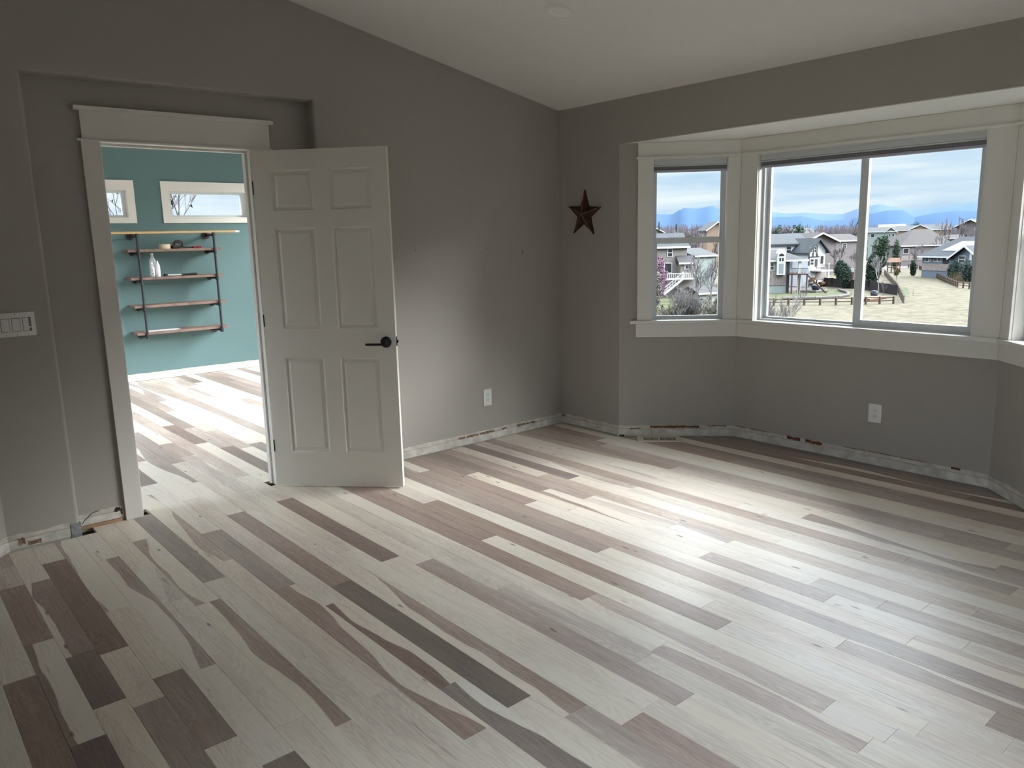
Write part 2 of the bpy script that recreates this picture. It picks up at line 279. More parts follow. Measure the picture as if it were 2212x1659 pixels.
# wall with the bay opening
ed = lambda p, q: p.x < .001 and q.x < .001 and abs(p.z-2.15) < 1e-3 and abs(q.z-2.15) < 1e-3
b = B().prism([(.1, -.05), (YB, -.05), (YB, 2.15), (YE, 2.15), (YE, -.05), (YS-.1, -.05), (YS-.1, H+.1), (.1, H+.1)], 'x', 0, .03, bevel=(ed, .018, 4))
b.prism([(.1, -.05), (YB+.02, -.05), (YB+.02, 2.16), (YE-.02, 2.16), (YE-.02, -.05), (YS-.1, -.05), (YS-.1, H+.1), (.1, H+.1)], 'x', .03, .12)
b.obj('wall_right', 'wall_paint', smooth=True, label='grey window wall around and above the bay opening', **S)
# bay walls with window openings: x along, y<0 is outside
def wall_open(name, F, L, ops, lab, z1=2.16, mt_='wall_paint', e0=0, e1=0, th=.14, z0=-.05):
    b = B(F); s = -e0
    for (a, c, zb, zt) in ops:
        b.box((s, 0, z0), (a, -th, z1)); b.box((a, 0, z0), (c, -th, zb)); b.box((a, 0, zt), (c, -th, z1)); s = c
    b.box((s, 0, z0), (L+e1, -th, z1))
    return b.obj(name, mt_, label=lab, **S)
OL, OC = (.235, .765, .875, 2.04), (.135, 1.57, .875, 2.04)
OR = (BL-OL[1], BL-OL[0], .875, 2.04)
wall_open('wall_bay_left', FL, BL, [OL], 'grey angled bay wall left of the wide window', e1=.05)
wall_open('wall_bay_centre', FC, CL, [OC], 'grey bay wall below the wide window', e0=.05, e1=.05)
wall_open('wall_bay_right', FR, BL, [OR], 'grey angled bay wall at the right edge', e0=.05)
B().prism([(.03, YB+.1), (.03, YE-.1), (.2, YE-.1), (BX+.2, BY2-.05), (BX+.2, BY+.05), (.2, YB+.1)], 'z', 2.15, 2.25).obj('ceiling_bay', 'bay_ceiling_paint', label='white soffit over the bay window', **S)
# ceiling (slopes up away from the window wall)
B().prism([(.12, ceil(.12)), (XW-.15, ceil(XW-.15)), (XW-.15, ceil(XW-.15)+.12), (.12, ceil(.12)+.12)], 'y', .205, YS-.15).obj('ceiling', 'ceiling_paint', label='white sloping ceiling', **S)
# west and south walls, the diagonal piece at the left edge
WA = (-3.885, 0.0); WB = (XW, -1.065)
FW_ = frame(WA, (WB[0]-WA[0], WB[1]-WA[1]), (1, -1)); LW = math.hypot(WB[0]-WA[0], WB[1]-WA[1])
B(FW_).box((-.05, 0, -.05), (LW+.05, -.12, 3.5)).obj('wall_left', 'wall_paint', label='grey diagonal wall at the left edge', **S)
FS = frame((XW, WB[1]+.05), (0, -1), (1, 0)); SW = (2.0, 5.2, .25, 2.35)  # unseen window opening added to give the near floor fill light
wall_open('wall_west', FS, WB[1]+.05-YS+.15, [SW], 'grey wall on the left behind the camera', z1=3.6)
b = B(FS)
for q in (((SW[0], SW[2]), (SW[0]+.05, SW[3])), ((SW[1]-.05, SW[2]), (SW[1], SW[3])), ((SW[0]+.05, SW[2]), (SW[1]-.05, SW[2]+.05)), ((SW[0]+.05, SW[3]-.05), (SW[1]-.05, SW[3]))): b.box((q[0][0], -.04, q[0][1]), (q[1][0], -.10, q[1][1]))
w = b.obj('window_8', 'vinyl', label='added fill window in the left wall behind the camera', **S)
B(FS).box((SW[0]+.05, -.06, SW[2]+.05), (SW[1]-.05, -.065, SW[3]-.05)).obj('pane', 'window_glass', w)  # glass of the added fill window
portal((XW-.16, WB[1]+.05-(SW[0]+SW[1])/2, 1.33), (XW+1, WB[1]+.05-(SW[0]+SW[1])/2, 1.33), 3.2, 2.1)
B().box((XW, YS, -.05), (.12, YS-.15, 3.6)).obj('wall_south', 'wall_paint', label='grey wall behind the camera', **S)

# teal room beyond the door
TW1 = (-1.387, -.56, 1.86, 2.10); TW2 = (-2.78, -1.905, 1.86, 2.10)
o1 = (TW1[0]-.035, TW1[1]+.035, TW1[2]-.03, TW1[3]+.03); o2 = (TW2[0]-.035, TW2[1]+.035, TW2[2]-.03, TW2[3]+.03)
FT = frame((0, TY), (-1, 0), (0, -1))
wall_open('wall_teal', FT, -TXW, [(-o1[1], -o1[0], o1[2], o1[3]), (-o2[1], -o2[0], o2[2], o2[3])], 'teal wall with two high windows behind the pipe shelf', z1=TH+.05, mt_='teal_paint', e0=TXE)
FTE = frame((TXE, TY), (0, -1), (-1, 0))
wall_open('wall_far_room_east', FTE, TY-.2, [(.35, 2.25, .08, 2.68), (2.4, 4.45, .08, 2.68)], 'wall of the far room with large windows', z1=TH+.05, mt_='wall_paint', e1=0)
FTW = frame((TXW, TY), (0, -1), (1, 0))
wall_open('wall_far_room_west', FTW, TY-.2, [(.35, 2.25, .08, 2.68), (2.4, 4.45, .08, 2.68)], 'far room wall on the unseen west side with added windows', z1=TH+.05)
B().box((TXW-.12, .206, TH), (TXE+.14, TY+.14, TH+.1)).obj('ceiling_far_room', 'ceiling_paint', label='white ceiling of the far room', **S)
for k, (s0, s1) in enumerate(((.35, 2.25), (2.4, 4.45))):
    b = B(FTE); z0, z1 = .08, 2.68
    b.box((s0, -.05, z0), (s0+.05, -.10, z1)); b.box((s1-.05, -.05, z0), (s1, -.10, z1)); b.box((s0, -.05, z0), (s1, -.10, z0+.05)); b.box((s0, -.05, z1-.05), (s1, -.10, z1)); b.box(((s0+s1)/2-.03, -.05, z0), ((s0+s1)/2+.03, -.10, z1))
    w = b.obj('window_%d' % (6+k), 'vinyl', label='tall white window of the far room', **S)
    B(FTE).box((s0+.05, -.07, z0+.05), (s1-.05, -.075, z1-.05)).obj('pane', 'window_glass', w)
    b = B(FTW)  # hidden west windows, added to brighten the far room floor
    b.box((s0, -.05, z0), (s0+.05, -.10, z1)); b.box((s1-.05, -.05, z0), (s1, -.10, z1)); b.box((s0, -.05, z0), (s1, -.10, z0+.05)); b.box((s0, -.05, z1-.05), (s1, -.10, z1))
    w = b.obj('window_%d' % (9+k), 'vinyl', label='added white window lighting the far room from its hidden side', **S)
    B(FTW).box((s0+.05, -.07, z0+.05), (s1-.05, -.075, z1-.05)).obj('pane', 'window_glass', w)  # glass of the added west window
    portal((TXW-.16, TY-(s0+s1)/2, 1.35), (TXW+1, TY-(s0+s1)/2, 1.35), s1-s0, 2.6)
    portal((TXE+.16, TY-(s0+s1)/2, 1.35), (TXE-1, TY-(s0+s1)/2, 1.35), s1-s0, 2.6)
for F, o in ((FL, OL), (FC, OC), (FR, OR)):
    p = F @ Vector(((o[0]+o[1])/2, -.16, 1.46)); q = F @ Vector(((o[0]+o[1])/2, 1, 1.46)); portal(p, q, o[1]-o[0], 1.17)

# ------------------------------------------------------------------ hickory plank floor, traced row by row
RW, RX = .1022, -2.4605
def zx(u, v):
    d = FW + RT*((u-1106)/FPX) - UP*((v-829.5)/FPX); t = -CZ/d.z; return CX+d.x*t, CY+d.y*t
def project(p):
    d = Vector(p)-Vector((CX, CY, CZ)); z = d.dot(FW)
    if z <= .05: return None
    return 1106+FPX*d.dot(RT)/z, 829.5-FPX*d.dot(UP)/z
jo, sa = {}, {}
for s_ in JOINTS.split(';'):
    r, y, a, c = s_.split(); jo.setdefault(int(r), []).append((float(y), float(a), float(c)))
for s_ in TONES.split(';'):
    r, y, a = s_.split(); sa.setdefault(int(r), []).append((float(y), float(a)))
st_ = {}
for s_ in STRONG.split(';'):
    r, y, a = s_.split(); st_.setdefault(int(r), []).append((float(y), float(a)))
rnd = random.Random(11)
def rnd_tone():
    v = rnd.random()
    return rnd.uniform(0, .12) if v < .52 else (rnd.uniform(.25, .45) if v < .72 else (rnd.uniform(.45, .75) if v < .92 else -rnd.uniform(.3, .6)))
def row_planks(r, ylo, yhi):
    J = sorted(j for j in jo.get(r, []) if ylo+.1 < j[0] < yhi-.1)
    info = []                                            # (y, tone) clues
    for j in jo.get(r, []): info += [(j[0]+.12, j[1], 1), (j[0]-.12, j[2], 1)]
    info += [(y, t, 0) for y, t in sa.get(r, [])]+[(y, t, 2) for y, t in st_.get(r, [])]
    ys = [ylo]+[j[0] for j in J]+[yhi]; cuts = [ylo]
    for a, c in zip(ys, ys[1:]):
        g = c-a
        if g > (3.0 if any(a < i[0] < c for i in info) else 2.0):
            y = a
            while c-y > 1.9:
                st = rnd.uniform(.75, 1.6)
                if c-(y+st) < .35: break
                y += st; cuts.append(y)
        cuts.append(c)
    out = []
    for a, c in zip(cuts, cuts[1:]):
        if c-a < .02: continue
        ins = [(y, t, k) for y, t, k in info if a-.005 < y < c+.005]
        if ins:
            stg = [t for y, t, k in ins if k == 2]
            neg = [t for y, t, k in ins if t < 0]; sm = [t for y, t, k in ins if k == 0]
            t = stg[0] if stg else (min(neg) if neg else (sm[0] if sm else sum(t for y, t, k in ins)/len(ins)))
        else:
            near = sorted((abs(y-(a+c)/2), t) for y, t, k in info)
            t = near[0][1] if near and near[0][0] < .75 and rnd.random() < .5 else rnd_tone()
        out.append((a, c, t))
    return out
def plank_geo(V, Fc, T, UV, x0, x1, ya0, ya1, yb0, yb1, tone, seed, top):
    """one board; ends may be cut at an angle (ya0 at x0, ya1 at x1)"""
    g = .0003; n = len(V); z1 = top; z0 = -.018
    P_ = [(x0+g, ya0+g), (x1-g, ya1+g), (x1-g, yb1-g), (x0+g, yb0-g)]
    V += [(x, y, z0) for x, y in P_] + [(x, y, z1-.0004) for x, y in P_]
    e = .0005; c = [(P_[0][0]+e, P_[0][1]+e), (P_[1][0]-e, P_[1][1]+e), (P_[2][0]-e, P_[2][1]-e), (P_[3][0]+e, P_[3][1]-e)]
    V += [(x, y, z1) for x, y in c]
    fs = [(0, 3, 2, 1), (8, 9, 10, 11)] + [(i, (i+1) % 4, 4+(i+1) % 4, 4+i) for i in range(4)] + [(4+i, 4+(i+1) % 4, 8+(i+1) % 4, 8+i) for i in range(4)]
    for f in fs:
        Fc.append(tuple(n+i for i in f)); T.append((abs(tone), 1.0 if tone < 0 else 0.0, seed, 1))
        for i in f:
            v = V[n+i]; UV.append((2*(v[0]-x0)/(x1-x0)-1, v[1]))
def plank_mesh(name, parent, V, Fc, T, UV, **k):
    o0 = Vector(V[0]); me = bpy.data.meshes.new(name); me.from_pydata([Vector(v)-o0 for v in V], [], Fc); me.materials.append(MAT['hickory_plank'])
    a = me.attributes.new('tone', 'FLOAT_COLOR', 'FACE')
    for i, t in enumerate(T): a.data[i].color = t
    u = me.uv_layers.new(name='uv')
    for i, w in enumerate(UV): u.data[i].uv = w
    o = bpy.data.objects.new(name, me); COL.objects.link(o); o.location = o0; o.parent = parent; return prop(o, **k)
fl = B().prism([(XW, WB[1]), (WA[0], 0), (NX0, 0), (NX0, ND), (NX1, ND), (NX1, 0), (0, 0), (0, YB), (BX, BY), (BX, BY2), (0, YE), (0, YS), (XW, YS)], 'z', -.05, -.0185).obj('floor', 'subfloor', label='wide hickory plank floor of mixed pale and brown boards', **S)
fl2 = B().box((TXW, ND, -.05), (TXE, TY, -.0185)).obj('floor_far_room', 'subfloor', label='hickory plank floor of the teal room beyond the door', **S)
def hi_lim(x):     # far limit of the main floor at this x
    if x > 0: return YB + (BY-YB)*x/BX
    if x < WA[0]: return (x-WA[0])*(WB[1])/(WB[0]-WA[0])
    return 0.0
def lo_lim(x): return YE + (BY2-YE)*x/BX if x > 0 else YS
main, rest = [], ([], [], [], [])
for r in range(-25, 31):
    x0, x1 = RX+r*RW, RX+(r+1)*RW; x0 = max(x0, XW); x1 = min(x1, BX-.001)
    if x1-x0 < .01: continue
    if x0 < 0 < x1: x1 = max(x1, 0)
    a0, a1 = hi_lim(x0+1e-4), hi_lim(x1-1e-4); l0, l1 = lo_lim(x0+1e-4), lo_lim(x1-1e-4)
    if x0 < 0 < x1: a0 = a1 = min(hi_lim(x1), -.0); a0 = 0; a1 = hi_lim(x1)
    through = DX0+.02 < x0 and x1 < DX1-.02
    niche = NX0+.002 < x0 and x1 < NX1-.002
    yhi = TY if through else (ND-.002 if niche else max(a0, a1)-.002)
    ylo = min(l0, l1)+.002
    for (a, c, t) in row_planks(r, ylo, yhi):
        A0 = A1 = a; C0 = C1 = c
        if c > yhi-.001 and not (through or niche): C0, C1 = a0-.002, a1-.002
        if a < ylo+.001: A0, A1 = l0+.002, l1+.002
        C0 = min(C0, a0-.002 if not (through or niche) else 99); C1 = min(C1, a1-.002 if not (through or niche) else 99)
        A0 = max(A0, l0+.002); A1 = max(A1, l1+.002)
        if C0-A0 < .01 or C1-A1 < .01: continue
        main.append((x0, x1, A0, A1, C0, C1, t, r))
for r in range(-26, 32):   # planks that exist only in the far room
    x0, x1 = RX+r*RW, RX+(r+1)*RW
    if DX0+.02 < x0 and x1 < DX1-.02: continue
    for (a, c, t) in row_planks(r, .208, TY-.002): main.append((x0, x1, a, a, c, c, t, r))
def seen(p):
    x0, x1, A0, A1, C0, C1 = p[:6]; k = 0; n = 7; pts = []
    for i in range(n):
        f = i/(n-1); q = project(((x0+x1)/2, (A0+A1)/2*(1-f)+(C0+C1)/2*f, 0))
        if q and -15 < q[0] < 2227 and 0 < q[1] < 1674: pts.append(q)
    if not pts: return 0
    ym = (A0+C0)/2
    if ym > .1:
        # only what the doorway shows: line of sight to the opening
        xm = (x0+x1)/2
        ok = 0
        for yy in (A0, ym, C0):
            if yy <= .25: ok = 1; continue
            xi = CX+(xm-CX)*(ND-CY)/(yy-CY)
            if DX0-.03 < xi < DX1+.03: ok = 1
        if not ok: return 0
    dd = math.hypot((x0+x1)/2-CX, (A0+C0)/2-CY)
    return (C0-A0)*(x1-x0)/dd**2*10
sc_ = [(seen(p), i) for i, p in enumerate(main)]
far = lambda p: (p[2]+p[4])/2 > .15
keep = {False: set(), True: set()}
for flag in (False, True):
    ids = sorted([(s_, i) for s_, i in sc_ if s_ > 0 and far(main[i]) == flag], reverse=True)[:298]
    keep[flag] = {i for _, i in ids}
bulk = {False: ([], [], [], []), True: ([], [], [], [])}
for i, (x0, x1, A0, A1, C0, C1, t, r) in enumerate(main):
    f = far(main[i]); seed = rnd.random(); top = rnd.uniform(-.0003, .0002)
    if i in keep[f]:
        g = ([], [], [], []); plank_geo(*g, x0, x1, A0, A1, C0, C1, t, seed, top)
        plank_mesh('plank', fl2 if f else fl, *g)
    else: plank_geo(*bulk[f], x0, x1, A0, A1, C0, C1, t, seed, top)
for f, par in ((False, fl), (True, fl2)):
    if bulk[f][0]: plank_mesh('planks', par, *bulk[f], kind='stuff')

# ------------------------------------------------------------------ raw strips where the baseboards were pulled off
def strip(name, F, L, s0=0.0, seed=1, jag=.006, lab=None, gap=.006, m_='raw_gypsum'):
    rr = random.Random(seed); ns = max(3, int((L-s0)/.05)); xs = [s0+(L-s0)*i/ns for i in range(ns+1)]
    mid = [.058+rr.uniform(-.003, .003) for _ in xs]; top = [.087+rr.uniform(-jag, jag*.4) for _ in xs]
    b = B(F)
    for i in range(ns):
        x0, x1 = xs[i], xs[i+1]
        b.pts([(x0, 0, gap), (x1, 0, gap), (x1, 0, mid[i+1]), (x0, 0, mid[i]), (x0, .0055, gap), (x1, .0055, gap), (x1, .0055, mid[i+1]), (x0, .0055, mid[i])],
              [(4, 5, 6, 7), (3, 2, 6, 7), (0, 1, 5, 4), (0, 3, 7, 4), (1, 2, 6, 5)])
    o = b.obj(name, m_, label=lab, **S)
    b = B(F)
    for i in range(ns):
        x0, x1 = xs[i], xs[i+1]; m0, m1 = mid[i]+.0025, mid[i+1]+.0025
        b.pts([(x0, 0, m0), (x1, 0, m1), (x1, 0, top[i+1]), (x0, 0, top[i]), (x0, .0028, m0), (x1, .0028, m1), (x1, .0028, top[i+1]), (x0, .0028, top[i])],
              [(4, 5, 6, 7), (3, 2, 6, 7), (0, 1, 5, 4), (0, 3, 7, 4), (1, 2, 6, 5)])
    b.obj('paint_edge', 'gypsum_edge', o)
    return o
def patch(F, par, s0, s1, z0, z1, mt_='torn_paper', seed=3, y=.0065, name='torn_patch'):
    rr = random.Random(seed); n = max(3, int((s1-s0)/.015)); up = [(s0+(s1-s0)*i/n, z1-rr.uniform(0, (z1-z0)*.3)) for i in range(n+1)]
    dn = [(s0+(s1-s0)*i/n, z0+rr.uniform(0, (z1-z0)*.3)) for i in range(n+1)]
    poly = dn+up[::-1]; b = B(F)
    b.pts([(p[0], y, p[1]) for p in poly]+[(p[0], .001, p[1]) for p in poly], [tuple(range(len(poly)))]+[(i, (i+1) % len(poly), len(poly)+(i+1) % len(poly), len(poly)+i) for i in range(len(poly))])
    b.obj(name, mt_, par)
FA = frame((0, 0), (-1, 0), (0, -1)); FBw = frame((0, 0), (0, -1), (-1, 0))
o = strip('baseboard_back', FA, -NX1, lab='bare plaster strip along the foot of the back wall')
for k, (a, c) in enumerate(((.30, .36), (.37, .40), (.41, .49), (.72, .86), (.88, .98), (.60, .64), (1.0, 1.06))): patch(FA, o, a, c, .054, .074, seed=k+5, mt_='paper_stain')
o = strip('baseboard_right', FBw, -YB, lab='bare plaster strip beside the corner below the star', gap=.012)
patch(FBw, o, .01, .05, .06, .08, seed=9, mt_='paper_stain')
o = strip('baseboard_bay_left', FL, BL, lab='bare plaster strip with a long brown torn patch below the small window', jag=.003)
patch(FL, o, .235, .60, .066, .086, seed=21); patch(FL, o, .08, .16, .055, .066, seed=22, mt_='paper_stain'); patch(FL, o, .66, .80, .078, .088, seed=23, mt_='paper_stain')
patch(FL, o, .005, .04, .0, .018, seed=25, mt_='slot_dark')
o = strip('baseboard_bay_centre', FC, CL, lab='bare plaster strip with brown torn patches below the wide window')
for k, (a, c) in enumerate(((.44, .54), (.58, .70))): patch(FC, o, a, c, .062, .088, seed=k+31)
patch(FC, o, 1.52, 1.57, .074, .09, seed=41)
for k, (a, c) in enumerate(((.02, .12), (.14, .3), (.85, 1.0), (1.02, 1.2), (1.22, 1.38))): patch(FC, o, a, c, .084, .089, seed=k+51, mt_='paper_stain')
o = strip('baseboard_bay_right', FR, BL, lab='bare plaster strip at the right edge of the bay')
o = strip('baseboard_left_of_niche', FA, 3.885, -NX0+.05, lab='bare plaster strip left of the niche', gap=.012)
patch(FA, o, 3.74, 3.80, .012, .045, seed=61, mt_='paper_stain'); patch(FA, o, 3.81, 3.84, .02, .07, seed=62, mt_='paper_stain')
FN = frame((0, ND), (-1, 0), (0, -1))
o = strip('baseboard_niche', FN, -NX0-.01, -DX0+.085, lab='cracked plaster strip inside the niche beside the door casing', gap=.02)
b = B(FN); crk = [(3.53, .03), (3.515, .05), (3.50, .06), (3.475, .082), (3.44, .086)]
for p, q in zip(crk, crk[1:]): b.tube((p[0], .006, p[1]), (q[0], .006, q[1]), .0016, n=5)
b.obj('crack', 'slot_dark', o); patch(FN, o, 3.335, 3.36, .055, .085, seed=71, mt_='slot_dark'); patch(FN, o, 3.325, 3.335, .03, .08, seed=72, mt_='torn_paper')
B(FN).box((3.33, 0, 0), (3.54, .012, .018)).obj('sill_plate', 'pine_old', o)
o = strip('baseboard_diagonal', FW_, .8, lab='bare plaster strip at the left edge')
o = strip('baseboard_teal', FT, -TXW, -TXE, lab='white scuffed plaster strip along the teal wall', gap=.004, jag=.004, m_='teal_strip')
for k, (a, c) in enumerate(((1.75, 1.83), (1.60, 1.72), (1.30, 1.42), (.70, .78))): patch(FT, o, a, c, .03, .05, seed=81+k, mt_='gypsum_edge', y=.0066)
B().box((NX0-.045, -.0045, 0), (NX0+.001, 0, .075)).obj('corner_bead', 'bare_steel', bpy.data.objects['wall_back'])
B().box((NX0-.001, .001, 0), (NX0+.0045, .02, .075)).obj('corner_bead', 'bare_steel', bpy.data.objects['wall_back'])
B().tube((.0, YB+.004, .003), (.0, YB+.004, .06), .011, n=10).obj('corner_bead', 'raw_gypsum', bpy.data.objects['wall_right'])
for k, (x, z) in enumerate(((-1.36, 1.443), (-.737, 1.439))): B().lathe([(0, -.001), (.0055, -.001), (.0055, .002)], (x, -.0005, z), 10, (0, -1, 0)).obj('nail_hole', 'slot_dark', bpy.data.objects['wall_back'])
B().box((-.3985, -.0015, 1.385), (-.3955, 0, 1.415)).obj('nail_hole', 'slot_dark', bpy.data.objects['wall_back'])

# ------------------------------------------------------------------ bay window trim (window casings, head board with bead, sill and apron)
T_ = 'trim_paint'
tr = empty('trim_1', (0, 0, 0), label='white painted trim running round the bay windows', **S)
T2 = .019
for F, pieces in ((FL, [(.13, .24), (.76, BL-.0078)]), (FC, [(.0078, .14), (1.565, CL-.0078)]), (FR, [(.0078, BL-.76), (BL-.24, BL-.13)])):
    for (a, c) in pieces: B(F).box((a, 0, .885), (c, T2, 2.04), bev=.0015).obj('casing', T_, tr)
for F, L, s0, s1 in ((FL, BL, .13, BL-.0078), (FC, CL, .0078, CL-.0078), (FR, BL, .0078, BL-.13)):
    e0 = .012 if F is FL else 0; e1 = .012 if F is FR else 0
    B(F).box((s0, 0, 2.052), (s1, T2, 2.149), bev=.001).obj('head_board', T_, tr)
    B(F).box((s0-e0, 0, 2.036), (s1+e1, .034, 2.053), bev=.005).obj('bead', T_, tr, smooth=True)
    k0 = .05 if F is FL else -.0; k1 = .05 if F is FR else 0
    B(F).box((s0-k0 if k0 else s0+.0, -.06, .862), (s1+k1, .04, .886), bev=.003).obj('sill', T_, tr, smooth=True)
    B(F).box((s0-.008*(k0 > 0), 0, .762), (s1+.008*(k1 > 0), T2, .862), bev=.001).obj('apron', T_, tr)
# windows
def win_frame(F, a, c, z0, z1, w, d0, d1, b=None):
    b = b or B(F)
    b.box((a, d0, z0), (a+w, d1, z1)); b.box((c-w, d0, z0), (c, d1, z1)); b.box((a+w, d0, z0), (c-w, d1, z0+w)); b.box((a+w, d0, z1-w), (c-w, d1, z1)); return b
def liner(F, o, par):
    a, c, z0, z1 = o; b = B(F); t = .008
    b.box((a, .002, z0), (a+t, -.06, z1)); b.box((c-t, .002, z0), (c, -.06, z1)); b.box((a, .002, z1-t), (c, -.06, z1)); b.obj('jamb_liner', T_, par)
def hung(n, F, o, lab, flip=False):
    a, c, z0, z1 = o; z0 = .886
    w = win_frame(F, a, c, z0-.01, z1, .018, -.055, -.12).obj('window_%d' % n, 'vinyl', label=lab, **S)
    liner(F, o, w)
    a2, c2 = a+.018, c-.018
    lo = win_frame(F, a2, c2, z0+.002, 1.484, .024, -.06, -.085)
    lo.box((a2+.02, -.058, 1.44), (c2-.02, -.088, 1.484), bev=.002); lo = lo.obj('lower_sash', 'vinyl', w)
    up = win_frame(F, a2, c2, 1.46, z1-.015, .02, -.09, -.112).obj('upper_sash', 'vinyl', w)
    B(F).box((a2+.02, -.070, z0+.02), (c2-.02, -.074, 1.445)).obj('pane', 'window_glass', lo)
    B(F).box((a2+.016, -.100, 1.47), (c2-.016, -.104, z1-.03)).obj('pane', 'window_glass', up)
    m_ = (a+c)/2; lt = B(F); lt.box((m_-.02, -.066, 1.484), (m_+.02, -.084, 1.492), bev=.002); lt.box((m_-.005, -.07, 1.491), (m_+.03, -.08, 1.50), bev=.002); lt.obj('latch', 'trim_paint', lo)
    return w
hung(1, FL, OL, 'narrow white sash window on the left side of the bay')
hung(3, FR, OR, 'white sash window cut off by the right edge')
a, c, z0, z1 = OC; z0 = .886
w2 = win_frame(FC, a, c, z0-.012, z1, .022, -.05, -.125).obj('window_2', 'vinyl', label='wide white sliding window in the middle of the bay', **S)
liner(FC, OC, w2)
fx = win_frame(FC, a+.022, .868, z0+.002, z1-.02, .022, -.095, -.118).obj('fixed_sash', 'vinyl', w2)
B(FC).box((a+.04, -.105, z0+.02), (.85, -.109, z1-.04)).obj('pane', 'window_glass', fx)
sl = win_frame(FC, .832, c-.02, z0+.008, z1-.02, .03, -.06, -.09); sl.box((.832, -.056, z0+.008), (.882, -.09, z1-.02), bev=.002); sl.box((.862, -.058, z0+.008), (c-.03, -.09, z0+.045)); sl = sl.obj('sliding_sash', 'vinyl', w2)
B(FC).box((.87, -.073, z0+.03), (c-.04, -.077, z1-.04)).obj('pane', 'window_glass', sl)
B(FC).box((.835, -.045, 1.30), (.85, -.06, 1.42), bev=.003).obj('latch', 'vinyl', sl)
def blind(F, o, lab, drop=.092):
    a, c, z0, z1 = o; z1 = 2.034; a += .010; c -= .010
    p = F @ Vector(((a+c)/2, -.03, z1-drop)); t = empty('cellular_blind', p, label=lab, category='blind', group='raised blinds in the bay windows')
    B(F).box((a, -.008, z1-.042), (c, -.05, z1), bev=.002).obj('headrail', 'blind_rail', t)
    B(F).box((a+.002, -.004, z1-.052), (c-.002, -.012, z1-.045)).obj('headrail_lip', 'blind_rail', t)
    b = B(F)
    for k in range(5): b.box((a+.003, -.012, z1-.052-.005*k), (c-.003, -.046, z1-.0562-.005*k))
    b.obj('folded_cloth', 'blind_cloth', t)
    B(F).box((a+.002, -.010, z1-drop), (c-.002, -.047, z1-.077), bev=.002).obj('bottom_rail', 'blind_foot', t)
    m_ = (a+c)/2
    if c-a > 1: 
        for q in (a+.25*(c-a), a+.7*(c-a)): B(F).box((q-.025, -.004, z1-.082), (q+.025, -.012, z1-.076)).obj('handle', 'blind_foot', t)
    else: B(F).box((m_-.025, -.004, z1-.082), (m_+.025, -.012, z1-.076)).obj('handle', 'blind_foot', t)
blind(FL, OL, 'raised grey cellular blind at the top of the narrow left bay window')
blind(FC, OC, 'wide raised grey cellular blind at the top of the middle bay window')
blind(FR, OR, 'raised grey cellular blind at the top of the right bay window')

# ------------------------------------------------------------------ door casing, jambs, door leaf
tr = empty('trim_2', (0, 0, 0), label='white flat door casing with a tall head board in the niche', **S)
yw = ND
B().box((-3.312, yw-.02, 0), (-3.222, yw, 2.047), bev=.0015).obj('casing', T_, tr)
B().box((-2.398, yw-.02, 0), (-2.305, yw, 2.047), bev=.0015).obj('casing', T_, tr)
B().box((-3.33, yw-.03, 2.046), (-2.283, yw, 2.060), bev=.005).obj('bead', T_, tr, smooth=True)
B().box((-3.304, yw-.02, 2.060), (-2.299, yw, 2.199)).obj('head_board', T_, tr)
B().box((-3.332, yw-.038, 2.198), (-2.276, yw, 2.220), bev=.002).obj('cap', T_, tr)
b = B(); b.box((DX0, yw-.001, 0), (DX0+.018, .206, DH-.018)); b.box((DX1-.018, yw-.001, 0), (DX1, .206, DH-.018)); b.box((DX0, yw-.001, DH-.018), (DX1, .206, DH))
b.box((DX0+.018, .145, 0), (DX0+.03, .185, DH-.03)); b.box((DX1-.03, .145, 0), (DX1-.018, .185, DH-.03)); b.box((DX0+.018, .145, DH-.03), (DX1-.018, .185, DH-.018))
b.obj('door_frame', T_, tr)
b = B(); b.box((DX0+.018, .108, .88), (DX0+.0205, .138, .945)); b.obj('strike_plate', 'black_metal', tr)
HX, HY, TH_ = -2.432, .0553, -.8197
MD = Matrix.Translation((HX, HY, .011)) @ Matrix.Rotation(TH_, 4, 'Z')     # local x across the leaf, y>0 is the back side
door = empty('door_1', (HX, HY, .011), TH_, label='white six-panel interior door standing open', **S)
DW, DHH, DT = .808, 2.028, .035
XS = [(.109, .357), (.459, .705)]; ZS = [(.216, .809), (.987, 1.584), (1.685, 1.916)]
b = B(MD)
def slab_face(b, y, sgn):
    xs = [0, .109, .357, .459, .705, DW]; zs = [0, .216, .809, .987, 1.584, 1.685, 1.916, DHH]
    for i in range(5):
        for j in range(7):
            if i in (1, 3) and j in (1, 3, 5): continue
            b.pts([(xs[i], y, zs[j]), (xs[i+1], y, zs[j]), (xs[i+1], y, zs[j+1]), (xs[i], y, zs[j+1])], [(0, 1, 2, 3)])
slab_face(b, 0, 1); slab_face(b, DT, -1)
b.pts([(0,0,0),(DW,0,0),(DW,DT,0),(0,DT,0),(0,0,DHH),(DW,0,DHH),(DW,DT,DHH),(0,DT,DHH)], [(0,1,2,3),(4,5,6,7),(1,2,6,5),(0,3,7,4)])
bmesh.ops.remove_doubles(b.b, verts=b.b.verts, dist=1e-5)
b.obj('leaf', 'door_paint', door)
def panel(b, x0, x1, z0, z1, y, s):
    prof = [(0, 0), (.004, .006), (.010, .009), (.018, .009), (.034, .0025), (.036, .0025)]
    rings = [[(x0+i, y+s*d, z0+i), (x1-i, y+s*d, z0+i), (x1-i, y+s*d, z1-i), (x0+i, y+s*d, z1-i)] for i, d in prof]
    V = [p for r_ in rings for p in r_]; Fc = []
    for k in range(len(rings)-1): Fc += [(4*k+i, 4*k+(i+1) % 4, 4*k+4+(i+1) % 4, 4*k+4+i) for i in range(4)]
    n = 4*(len(rings)-1); Fc.append((n, n+1, n+2, n+3)); b.pts(V, Fc)
